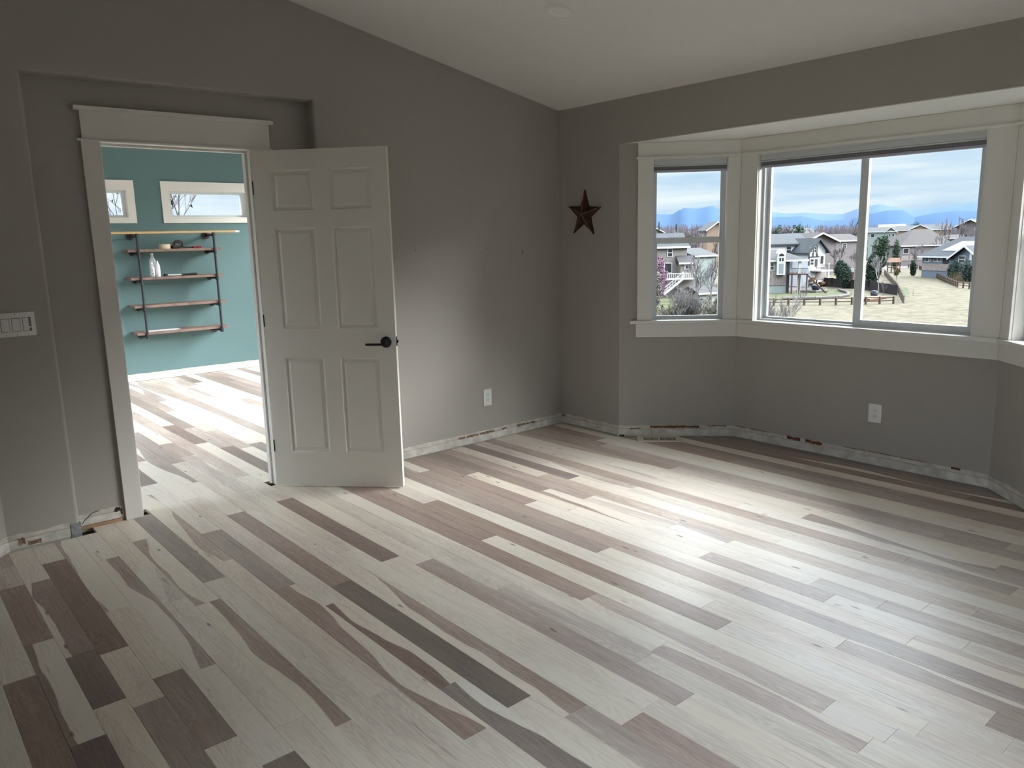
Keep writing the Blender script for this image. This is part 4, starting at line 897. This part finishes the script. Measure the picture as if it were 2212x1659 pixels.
h2.rect('stone_wall', 'stone_base', 1763, 577, 1783, 603, out=.1); h2.rect('timber', 'timber_dark', 1765.3, 548, 1766.2, 556, out=.1)
f = B(h2.F); a, z = h2.sz(1750, 583); c, _ = h2.sz(1776, 583); f.box((a, 0, z-.25), (c, 3, z)); f.obj('balcony', 'house_trim', h2.e)
f = B(h2.F)
for i in range(14): x = a+(c-a)*i/13; f.box((x-.03, 2.9, z), (x+.03, 2.95, z+1))
f.box((a, 2.88, z+.95), (c, 2.97, z+1.05)); f.obj('railing', 'timber_dark', h2.e)
f = B(h2.F)
for u in (1780, 1789, 1800): x, _ = h2.sz(u, 600); f.box((x-.12, -1.5, GZ), (x+.12, -1.25, h2.sz(u, 569)[1]))
x0 = h2.sz(1780, 1)[0]; x1 = h2.sz(1800, 1)[0]; f.box((x0, -4, h2.sz(1790, 585)[1]), (x1, -1.2, h2.sz(1790, 582)[1])); f.box((x0, -1.5, h2.sz(1790, 571)[1]), (x1, -1.2, h2.sz(1790, 569.5)[1])); f.obj('corner_deck', 'house_trim', h2.e)
# sage house in front, hip roof and arched window
h = House('house', 'sage house with a tall arched window in front of the white house', 1628, 1701, 563, 150, skew=1, depth=9, wall='siding_sage')
h.side_gable(h.sz(1660, 541)[1], 'roof_grey', hipL=1, hipR=4.5, c=h.L+3.2)
h.rect('stone_wall', 'stone_base', 1628, 585, 1701, 616, out=.12); h.window(1663.5, 566.5, 1672.5, 584)
a, z1 = h.sz(1677, 549); c, z0 = h.sz(1694, 593)
B(h.F).box((a, 0, z0), (c, .9, z1)).obj('window_bay', 'siding_sage', h.e)
f = B(h.F); f.box((a+.05, .9, z0), (c-.05, 1.0, z1+.1)); k = 12; mdl = (a+c)/2; r_ = (c-a)/2
f.prism([(mdl+r_*math.cos(PI*i/k), z1+.1+r_*math.sin(PI*i/k)*1.0) for i in range(k+1)], 'y', -.5, 1.0); w = f.obj('arched_window', 'house_trim', h.e)
B(h.F).prism([(mdl+(r_-.3)*math.cos(PI*i/k), z1-.35+(r_-.3)*math.sin(PI*i/k)) for i in range(k+1)], 'y', 1.0, 1.03).obj('pane', 'house_glass', w)
B(h.F).box((a+.35, 1.0, z0+.25), (c-.35, 1.03, z0+(z1-z0)*.55)).obj('pane', 'window_shade', w)
for q in (.25, .55): B(h.F).box((a+(c-a)*q, 1.0, z0+(z1-z0)*.66), (a+(c-a)*(q+.2), 1.03, z0+(z1-z0)*.82)).obj('pane', 'house_glass', w)
h.window(1662, 598.5, 1671.5, 611, split=False)
for u in (1703, 1728): x, zt = h.sz(u, 563); B(h.F).box((x-.25, .2, GZ), (x+.25, -.2, zt)).obj('porch_post', 'timber_dark' if u < 1710 else 'house_trim', h.e)
x0, zd = h.sz(1702, 591); x1, _ = h.sz(1741, 591); B(h.F).box((x0, -3, zd-.2), (x1, 2, zd)).obj('deck', 'deck_wood', h.e)
f = B(h.F)
for i in range(15): x = x0+(x1-x0)*i/14; f.box((x-.03, 1.9, zd), (x+.03, 1.96, zd+1))
f.box((x0, 1.88, zd+.95), (x1, 1.98, zd+1.05)); f.obj('railing', 'timber_dark', h.e)
f = B(h.F)
for u in (1706, 1722, 1738): x, _ = h.sz(u, 600); f.box((x-.12, 1.8, GZ), (x+.12, 2, zd))
f.prism([(x1, zd-.2), (x1+3.5, GZ), (x1+3.1, GZ), (x1-.3, zd-.2)], 'y', 1.6, 1.8); f.obj('deck_frame', 'deck_wood', h.e)
# gabled neighbours behind
h = House('house', 'brown gabled house just right of the white house', 1757-16, 1803, 521, 215, skew=5, depth=12, wall='siding_mauve'); h.gable(h.sz(1772, 504.5)[1], 'roof_brown', over=1.0)
h = House('house', 'grey brown gabled house behind the window divider', 1806, 1862, 520, 235, skew=5, depth=12, wall='siding_mauve'); h.side_gable(h.sz(1836, 505)[1], 'roof_brown'); h.window(1820, 526, 1828, 536)
h = House('house', 'far house with a grey roof above the evergreen', 1712, 1763, 502, 420, skew=5, depth=12, wall='siding_mauve'); h.side_gable(h.sz(1740, 492)[1], 'roof_grey')
h = House('house', 'tan house with a low gable at the right of the narrow window', 1528, 1572, 497, 270, skew=2, depth=10, wall='siding_peach'); h.gable(h.sz(1556, 480)[1], 'roof_grey')
h = House('house', 'grey house half hidden by bare trees in the narrow window', 1500, 1545, 553, 172, skew=6, depth=9, wall='siding_sage'); h.side_gable(h.sz(1520, 536)[1], 'roof_grey')
h = House('house', 'pale house behind the green shrubs low in the narrow window', 1512, 1552, 586, 130, skew=2, depth=5, wall='siding_sage', h=1.6); h.side_gable(GZ+2.6, 'roof_grey')
h = House('house', 'small mauve house at the left of the narrow window', 1404, 1432, 502, 330, skew=2, depth=9, wall='siding_mauve'); h.gable(h.sz(1420, 494)[1], 'roof_grey')
# right part
h = House('house', 'sage gabled house behind the tall green bush', 1872, 1936, 501, 330, skew=0, depth=12, wall='siding_sage')
h.side_gable(h.sz(1890, 491)[1], 'roof_grey'); a = h.sz(1913, 500)[0]; c = h.sz(1936, 500)[0]; h.gable(h.sz(1924.5, 491)[1], 'roof_grey', a=a, c=c, depth=6); h.window(1881, 505, 1889, 513, split=False); h.window(1920, 504, 1924, 511, split=False); h.window(1927, 504, 1932, 511, split=False)
h = House('house', 'long peach coloured house with a grey roof on the far rise', 1936, 2015, 498, 380, skew=0, depth=14, wall='siding_peach')
h.side_gable(h.sz(1975, 487)[1], 'roof_grey'); a = h.sz(1962, 500)[0]; c = h.sz(2012, 500)[0]; h.gable(h.sz(1987, 486)[1], 'roof_grey', a=a, c=c, depth=6)
h.window(2004, 497, 2010, 502, split=False); h.window(1966, 498.5, 1972, 502, split=False)
h = House('house', 'house with a dark grey roof right of the peach house', 1996, 2052, 496, 400, skew=0, depth=14, wall='siding_peach'); h.side_gable(h.sz(2020, 483.5)[1], 'roof_slate'); h.window(2024, 497, 2031, 501, split=False)
h = House('house', 'far building with a white and red roof', 1899, 1955, 491, 470, skew=0, depth=16, wall='roof_red'); h.side_gable(h.sz(1930, 484)[1], 'roof_white')
h = House('house', 'brown roofed long house behind the bare trees', 1947, 2058, 531, 268, skew=8, depth=18, wall='siding_mauve')
h.side_gable(h.sz(2000, 502)[1]+1.0, 'roof_brown', hipL=9, hipR=3); h.window(1951, 536.5, 1963, 548, split=False); h.rect('stone_wall', 'stone_base', 1947, 553, 2000, 562, out=.1)
h = House('house', 'mauve gabled house high at the right end of the view', 2068, 2128, 489, 330, skew=-4, depth=14, wall='siding_mauve'); h.gable(h.sz(2091, 477)[1]+.4, 'roof_slate', over=1.0); h.window(2106, 492, 2112, 498, split=False)
h = House('house', 'low house with white eaves behind the small spruce', 2040, 2078, 515, 300, skew=0, depth=10, wall='siding_mauve'); h.side_gable(h.sz(2050, 507)[1], 'roof_brown')
# blue house with solar panels
h = House('house', 'blue grey bungalow with solar panels on its roof', 1993, 2058, 553.5, 204, skew=-5, depth=13, wall='siding_blue')
h.side_gable(h.sz(2040, 530)[1]+1.8, 'roof_slate', hipL=5, hipR=-9, over=.8)
for q in ((1999, 555.5, 2006.5, 566), (2018, 555, 2025, 565.5), (2026.5, 555, 2033.5, 566)): h.window(*q, split=False)
h.rect('window_shutter', 'window_shade', 2007, 556, 2012, 566, out=.05); h.rect('door', 'timber_dark', 2038, 555, 2048, 573, out=.08)
h.rect('stone_wall', 'stone_base', 1993, 569, 2058, 586, out=.1)
D = h.D; rz = h.sz(2040, 530)[1]+1.8; k = (rz-h.ez)/(D/2+.8)
P0 = h.sz(2026, 545); a = P0[0]; c = a+8.5; f = B(h.F)
yA, yB = -1.2, -4.6; f.pts([(a, yA, h.ez+k*(.8-yA)+.12), (c, yA, h.ez+k*(.8-yA)+.12), (c+2.2, yB, h.ez+k*(.8-yB)+.12), (a+2.2, yB, h.ez+k*(.8-yB)+.12), (a, yA, h.ez+k*(.8-yA)+.02), (c, yA, h.ez+k*(.8-yA)+.02), (c+2.2, yB, h.ez+k*(.8-yB)+.02), (a+2.2, yB, h.ez+k*(.8-yB)+.02)],
      [(0,1,2,3),(4,7,6,5),(0,4,5,1),(1,5,6,2),(2,6,7,3),(3,7,4,0)]); f.obj('solar_panel', 'solar_glass', h.e)
h2 = House('house', '', 2060, 2122, 556, 197, skew=-8, depth=9, wall='siding_blue', into=h); h2.gable(h2.sz(2115, 538)[1]+.5, 'roof_slate', over=.9)
h2.window(2072, 552, 2085, 569); h2.rect('corner_board', 'house_trim', 2096, 545, 2098.5, 575, out=.1)

# ---- vegetation
def grow(b, p, d, L, r, k, rr, kids=(2, 4), spread=.55, n=3, up=.12, minr=.01):
    q = p+d*L; b.tube(p, q, r, r*.62, n=n, cap=False)
    if k == 0: return
    for i in range(rr.randint(*kids)):
        t = rr.uniform(.45, 1) if i else 1.0; nd = (d+Vector((rr.uniform(-1, 1), rr.uniform(-1, 1), rr.uniform(-.6, .9)))*spread+Vector((0, 0, up))).normalized()
        grow(b, p+d*L*t, nd, L*rr.uniform(.58, .85), max(minr, r*rr.uniform(.5, .7)), k-1, rr, kids, spread, n, up, minr)
def bare_tree(pos, hgt, lab, seed, m_='bark', depth=5, group=None, spread=.5, r=None, buds=None, cat='tree', name='bare_tree', minr=None):
    rr = random.Random(seed); b = B(); pos = Vector(pos); grow(b, pos, Vector((rr.uniform(-.08, .08), rr.uniform(-.08, .08), 1)).normalized(), hgt*.28, r or hgt*.018, depth, rr, spread=spread, minr=minr or hgt*.0032)
    t = empty(name, pos, label=lab, category=cat, group=group); tips = [v.co.copy() for v in b.b.verts]
    b.obj('branches', m_, t)
    if buds:
        g = B()
        for i in range(buds[1]):
            c = rr.choice(tips[len(tips)//4:])+Vector((rr.uniform(-.2, .2), rr.uniform(-.2, .2), rr.uniform(-.2, .2)))*hgt*.02; s_ = buds[2]*rr.uniform(.6, 1.3); v = [c+Vector((rr.uniform(-1, 1), rr.uniform(-1, 1), rr.uniform(-1, 1)))*s_ for _ in range(3)]
            g.pts(v, [(0, 1, 2)])
        g.obj('buds', buds[0], t, kind='stuff')
    return t
def clump(b, c, rx, ry, rz, n, s_, rr, cone=False):
    for i in range(n):
        while 1:
            x, y, z = rr.uniform(-1, 1), rr.uniform(-1, 1), rr.uniform(-1, 1)
            if x*x+y*y+z*z <= 1: break
        l = (x*x+y*y+z*z)**.5+1e-6; k = rr.uniform(.78, 1)/l if not cone else 1
        if cone: zz = (rr.random())**1.4; an = rr.uniform(0, 2*PI); rad = (1-zz)*rr.uniform(.7, 1.05); q = Vector((rx*rad*math.cos(an), ry*rad*math.sin(an), rz*zz*1.0))
        else: q = Vector((x*k*rx, y*k*ry, z*k*rz))
        p = c+q; v = [p+Vector((rr.uniform(-1, 1), rr.uniform(-1, 1), rr.uniform(-1, .6)))*s_ for _ in range(3)]; b.pts(v, [(0, 1, 2)])
def evergreen(u, vb, vt, wpx, m_, lab, seed, d=None, cone=True, cat='tree', name='evergreen', n=1400):
    rr = random.Random(seed)
    if d is None: base = gp(u, vb); d = gdist(u, vb)
    else: base = pt(u, vb, d); base.z = GZ
    top = pt(u, vt, d).z; hgt = top-base.z; w = abs((pt(u+wpx/2, vb, d)-pt(u-wpx/2, vb, d)).length)/2
    t = empty(name, base, label=lab, category=cat)
    B().tube(base, base+Vector((0, 0, hgt*.6)), w*.12, w*.04, n=6).obj('trunk', 'bark', t)
    b = B()
    if cone: clump(b, base+Vector((0, 0, hgt*.05)), w, w, hgt*.97, n, max(.22, w*.2), rr, True)
    else:
        for i in range(7): clump(b, base+Vector((rr.uniform(-.45, .45)*w, rr.uniform(-.45, .45)*w, hgt*rr.uniform(.35, .7))), w*.62, w*.62, hgt*.34, n//4, max(.26, w*.17), rr)
    b.obj('foliage', m_, t, kind='stuff'); return t
evergreen(1721, 560, 480.5, 36, 'needles_green', 'round dark evergreen above the white house roof', 1, d=260, cone=False)
evergreen(1672, 560, 488, 34, 'needles_green', 'evergreen at the left edge of the wide window', 2, d=260, cone=False)
evergreen(1409+14, 540, 481, 14, 'needles_dark', 'small pointed evergreen left of the narrow window', 3, d=300)
evergreen(1460, 540, 486, 14, 'needles_dark', 'small pointed evergreen in the middle of the narrow window', 4, d=300)
evergreen(1820, 600, 563, 42, 'needles_dark', 'low dark evergreens left of the window divider', 5, d=165, cone=False)
evergreen(1884, 612, 546, 40, 'needles_dark', 'wide dark juniper just right of the window divider', 6, d=160, cone=False, n=2200)
evergreen(1903, 585, 499, 36, 'needles_green', 'tall round green tree behind the dark juniper', 7, d=215, cone=False, n=2000)
evergreen(1934, 560, 516, 16, 'needles_green', 'small green tree beside the orange play set', 8, d=230, cone=False)
evergreen(1872, 500, 474, 12, 'needles_dark', 'dark treetop beside the window divider', 9, d=300)
evergreen(1976, 520, 478.5, 26, 'needles_green', 'dark green treetops above the peach house roof', 10, d=440, cone=False)
evergreen(2084, 545, 508, 16, 'needles_blue', 'small blue spruce behind the solar roof', 11, d=260)
evergreen(2106, 545, 505, 20, 'needles_blue', 'taller spruce at the right edge of the view', 12, d=255)
for k, (u, vb, vt, w, lab) in enumerate(((2042, 594, 566, 26, 'leftmost of the blue junipers by the bungalow'), (2062, 606, 562, 34, 'largest blue juniper in front of the bungalow'), (2090, 610, 556, 36, 'blue juniper between the bungalow and the rail fence'), (2110, 612, 562, 26, 'green shrub at the far right of the rail fence'))):
    evergreen(u, vb, vt, w, 'needles_blue' if k < 3 else 'needles_green', lab, 20+k, cone=False, cat='shrub', name='juniper')
b = B(); rr = random.Random(8); c = gp(2077, 608)
for i in range(120): p = c+Vector((rr.uniform(-2, 2), rr.uniform(-2, 2), 0)); b.tube(p, p+Vector((rr.uniform(-.3, .3), rr.uniform(-.3, .3), rr.uniform(1, 2.1))), .05, .02, n=3)
b.obj('dry_reeds', 'dry_reed', label='clump of dry straw coloured reeds beside the right rail fence', category='reeds', kind='stuff', origin=c)
evergreen(1974, 570, 562, 12, 'needles_dark', 'small round bush at the top of the field', 30, d=210, cone=False, cat='shrub', name='bush')
bare = [  # column, base row or None, top row, distance, seed, bark, label
 (1434, 480, 270, 41, 'bark_far', 'bare tree left of the mountain peak in the narrow window'), (1490, 466, 250, 42, 'bark_far', 'bare tree crossing the mountain in the narrow window'),
 (1515, 464, 255, 43, 'bark_far', 'tallest bare tree in the narrow window'), (1474, 484, 240, 44, 'bark_far', 'bare tree above the tan house roof in the narrow window'), (1545, 486, 240, 45, 'bark_far', 'bare tree at the right of the narrow window'),
 (1503, 520, 118, 46, 'bark_pale', 'big pale bare tree beside the tan house'), (1538, 536, 125, 47, 'bark_pale', 'smaller pale bare tree at the right side of the narrow window'),
 (1698, 470, 330, 48, 'bark_far', 'bare tree at the left of the wide window above the roofs'), (1760, 476, 320, 49, 'bark_far', 'bare trees above the white house'), (1838, 455, 300, 50, 'bark', 'tall bare tree just left of the window divider'),
 (1812, 508, 190, 51, 'bark', 'large bare tree right of the white house'), (1845, 516, 185, 52, 'bark_pale', 'bare tree against the grey house by the divider'), (1902, 516, 150, 53, 'bark_pale', 'white barked bare tree in front of the green tree'),
 (1944, 505, 296, 54, 'bark_far', 'small bare tree between the sage and peach houses'), (1982, 500, 260, 55, 'bark', 'bare tree in front of the brown roof'), (1979, 527, 222, 56, 'bark', 'dark bare tree left of the blue bungalow'),
 (2036, 484, 245, 57, 'bark_pale', 'pale bare tree at the end of the brown roof'), (2064, 449, 290, 58, 'bark', 'tallest poplar on the skyline'), (2049, 462, 292, 59, 'bark_far', 'bare tree just left of the tallest poplar'),
 (2088, 488, 295, 60, 'bark_far', 'wide bare tree in front of the mauve gable'), (1790, 500, 300, 61, 'bark_far', 'bare tree behind the brown gable')]
for u, vt, d, sd, bk, lab in bare:
    base = pt(u, 560, d); base.z = GZ; hgt = (pt(u, vt, d).z-GZ)
    bare_tree(base, hgt*.97, lab, sd, bk, depth=5, spread=.32 if sd in (58, 59) else .55, r=hgt*.016)
evl = [(1424, 602, 548, 34, 'blossom_pink', 'pink flowering tree beside the tan house'), (1418, 640, 582, 30, 'blossom_white', 'white flowering shrub by the foot of the stairs'), (1463, 520, 498, 34, 'blossom_white', 'white blossoming trees above the roof in the narrow window')]
for k, (u, vb, vt, w, m_, lab) in enumerate(evl): evergreen(u, vb, vt, w, m_, lab, 70+k, d=128 if k == 0 else (116 if k == 1 else 215), cone=False, name='flowering_tree', n=700)
# nearer twiggy shrubs and the sapling close to our house
near = [(1486, 690, 575, 60, 81, 'young bare tree with pale buds low in the narrow window'), (1430, 700, 622, 62, 82, 'budding shrub at the lower left of the narrow window'), (1535, 700, 600, 66, 83, 'budding shrub at the lower right of the narrow window'), (1460, 705, 640, 58, 84, 'low twiggy shrub in front of the stairs'), (1516, 705, 630, 60, 85, 'low twiggy shrub below the pale bare tree')]
for u, vb, vt, d, sd, lab in near:
    base = pt(u, vb, d); top = pt(u, vt, d).z; base.z = GZ; bare_tree(base, (top-GZ)*1.0, lab, sd, 'bark_pale', depth=7, buds=('leaf_bud', 1500, .10), cat='shrub', name='budding_shrub', spread=.5, r=.05, minr=.012)
base = pt(1652, 700, 34); base.z = tz(34)-.2; 
bare_tree(base, (pt(1652, 608, 34).z-base.z), 'bare sapling with pale buds at the lower left of the wide window', 91, 'bark_pale', depth=7, buds=('leaf_bud', 500, .03), cat='tree', name='sapling', spread=.42, r=.035, minr=.006)
bare_tree(gp(1733, 618), 3.0, 'yellow green shrub in the yard of the sage house', 92, 'bark_pale', depth=5, buds=('leaf_bud', 500, .16), cat='shrub', name='yard_shrub')
bare_tree(gp(1750, 610), 4.2, 'pale green leafing tree below the white balcony', 93, 'bark_pale', depth=5, buds=('needles_blue', 600, .2), cat='tree', name='yard_tree')
bare_tree(gp(1936, 607), 3.2, 'yellowish bush beside the diagonal fence', 94, 'bark_pale', depth=5, buds=('leaf_bud', 600, .18), cat='shrub', name='yard_shrub')
bare_tree(gp(1907, 640), 3.4, 'thin bare sapling by the play area', 95, 'bark', depth=4, cat='tree', name='sapling')
bare_tree(gp(1972, 639), 2.2, 'lone thin stick tree in the field', 96, 'bark', depth=1, cat='tree', name='sapling')
# distant hedge of bare woods as one mass along the horizon
for k, (ua, ub, vtop, d) in enumerate(((1400, 1570, 486, 420), (1640, 1755, 487, 500), (1765, 1868, 486, 600), (1880, 2130, 486, 720))):
    rr = random.Random(200+k); b = B()
    for i in range(int((ub-ua)/.5)):
        u = rr.uniform(ua, ub); dd = d*rr.uniform(.9, 1.1); p = pt(u, 520, dd); p.z = GZ; hh = (pt(u, vtop+rr.uniform(-3, 9), dd).z-GZ)
        for q in range(7): o_ = Vector((rr.uniform(-2.6, 2.6), rr.uniform(-2.6, 2.6), 0)); b.tube(p+o_*.1, p+o_+Vector((0, 0, hh*rr.uniform(.55, 1))), .30, .12, n=3, cap=False)
    b.obj('distant_woods', 'bark_far', label='distant bare woods on the horizon, stretch %s' % ('in the narrow window', 'above the sage house', 'left of the window divider', 'right of the window divider')[k], category='woods', kind='stuff', origin=pt((ua+ub)/2, 505, d))

# ---- fences
def rail_fence(base, hpost, lab, step=2.1, rails=2, m_='rail_wood', rr=random.Random(5)):
    t = empty('rail_fence', base[0], label=lab, category='fence'); P_ = []
    for p, q in zip(base, base[1:]):
        n = max(1, round((q-p).length/step)); P_ += [p.lerp(q, i/n) for i in range(n)]
    P_.append(base[-1])
    for p in P_[:150]: B().box((p.x-.13, p.y-.13, p.z-.1), (p.x+.13, p.y+.13, p.z+hpost)).obj('post', m_, t)
    for p, q in zip(P_[:150], P_[1:151]):
        for k in range(rails):
            z = hpost*(.45+.42*k/max(1, rails-1)); B().tube(p+Vector((0, 0, z+rr.uniform(-.03, .03))), q+Vector((0, 0, z+rr.uniform(-.03, .03))), .085, n=5).obj('rail', m_, t)
rail_fence([gp(1640, 661), gp(1703, 660), gp(1840, 658.5), gp(1930, 656.5)], 1.15, 'brown split rail fence across the field in front of the yards')
rail_fence([gp(1951.5, 655), gp(1937.6, 626), gp(1911, 594)], 1.2, 'pale split rail fence running away beside the dark board fence', m_='rail_pale')
rail_fence([gp(1962, 579), gp(1986, 582), gp(2019, 599), gp(2044, 611), gp(2068, 621), gp(2135, 629)], 1.15, 'brown split rail fence curving down the right side of the field')
def board_fence(base, hgt, lab, m_='fence_dark'):
    t = empty('board_fence', base[0], label=lab, category='fence'); b = B(); L = sum((q-p).length for p, q in zip(base, base[1:])); n = 0
    for p, q in zip(base, base[1:]):
        k = max(1, int((q-p).length/.9)); d = (q-p)/k; nn = Vector((-d.y, d.x, 0)).normalized()*.03
        for i in range(k):
            a = p+d*(i+.03); c = p+d*(i+.97); bb = B(); V = [a-nn, c-nn, c+nn, a+nn]; bb.pts([Vector((v.x, v.y, GZ)) for v in V]+[Vector((v.x, v.y, GZ+hgt+.04*((i*7) % 3))) for v in V], [(0,3,2,1),(4,5,6,7),(0,1,5,4),(1,2,6,5),(2,3,7,6),(3,0,4,7)]); bb.obj('board', m_, t)
board_fence([gp(1766, 617), gp(1845, 624)], 1.7, 'dark board fence behind the curved lawn')
board_fence([gp(1868, 626), gp(1938, 638)], 1.7, 'dark board fence right of the window divider')
board_fence([gp(1808, 606), gp(1846, 606)], 1.7, 'brown board fence below the garden shed', m_='deck_wood')
board_fence([gp(1925, 572), gp(1976, 572)], 2.4, 'light brown board fence at the top of the field', m_='deck_wood')
sd = empty('garden_shed', gp(1838, 604), label='small garden shed with a white roof beside the window divider', category='shed')
p = gp(1838, 604); B().box((p.x-1.2, p.y-1, GZ), (p.x+1.2, p.y+1, GZ+1.8)).obj('wall', 'siding_mauve', sd); B().prism([(p.x-1.5, GZ+1.75), (p.x, GZ+2.7), (p.x+1.5, GZ+1.75)], 'y', p.y-1.3, p.y+1.3).obj('roof', 'roof_white', sd)
def curb(pix, h_, lab):
    P_ = [gp(u, v) for u, v in pix]; b = B()
    for a, c in zip(P_, P_[1:]): b.tube(a+Vector((0, 0, h_*.5)), c+Vector((0, 0, h_*.5)), h_*.5, n=6)
    b.obj('garden_wall', 'concrete', label=lab, category='wall', origin=P_[0])
curb([(1690, 648), (1760, 647), (1810, 644), (1833, 640), (1830, 634), (1812, 629)], .55, 'low curved concrete edging around the lawn')
curb([(1720, 632), (1760, 633), (1785, 631), (1784, 628)], .5, 'low stone wall of the patio')
p = gp(1762, 627); B().lathe([(0, 0), (.5, 0), (.75, .3), (.75, .9), (.5, 1.15), (0, 1.2)], p, 14).obj('grill', 'play_blue', smooth=True, origin=p, label='round dark covered grill on the patio', category='grill')
p = gp(1777, 619); b = B(); b.box((p.x-1.1, p.y-.5, GZ+.35), (p.x+1.1, p.y+.5, GZ+.95), bev=.1); b.obj('orange_box', 'play_orange', origin=p, label='orange planter box near the dark fence', category='planter')
def pset(p, lab, sc=1.0):
    t = empty('play_set', p, label=lab, category='play set')
    for dx in (-1, 1):
        for dy in (-1, 1): B().box((p.x+dx*sc-.1, p.y+dy*sc-.1, GZ), (p.x+dx*sc+.1, p.y+dy*sc+.1, GZ+2.6*sc)).obj('post', 'deck_wood', t)
    B().box((p.x-1.1*sc, p.y-1.1*sc, GZ+1.2*sc), (p.x+1.1*sc, p.y+1.1*sc, GZ+1.35*sc)).obj('platform', 'play_orange', t)
    B().prism([(p.x-1.3*sc, GZ+2.5*sc), (p.x, GZ+3.5*sc), (p.x+1.3*sc, GZ+2.5*sc)], 'y', p.y-1.2*sc, p.y+1.2*sc).obj('roof', 'play_orange', t)
    B().prism([(p.x+1.1*sc, GZ+1.3*sc), (p.x+3.4*sc, GZ+.1), (p.x+3.4*sc, GZ+.02), (p.x+1.0*sc, GZ+1.15*sc)], 'y', p.y-.4, p.y+.4).obj('slide', 'play_orange', t)
q_ = pt(1932, 560, 226); q_.z = GZ
pset(q_, 'orange wooden play set with a slide behind the white barked tree', 1.1)
pset(gp(1755, 620), 'small wooden play tower beside the sage house deck', .55)
p = gp(1885, 647); b = B(); b.box((p.x-3, p.y-1, GZ+.05), (p.x+3, p.y+1.6, GZ+.35), bev=.05); b.obj('sand_box', 'play_orange', origin=p, label='orange play area edge behind the rail fence', category='sandbox')
p = gp(1888, 641); B().lathe([(0, 0), (.5, .1), (.65, .55), (.5, 1.0), (0, 1.1)], p, 12).obj('ball', 'play_blue', smooth=True, origin=p, label='dark round ball in the play area', category='ball')
# branches outside the high windows of the teal room
for k, (x, lab) in enumerate(((-1.2, 'leafy branches outside the wide high window'), (-5.2, 'leafy branches outside the left high window'))):
    bare_tree((x+1.2, 9.0, -3.2), 8.8, lab, 301+k, 'bark', depth=6, buds=('needles_dark', 500, .05), name='shade_tree', spread=.6, r=.05, minr=.007)
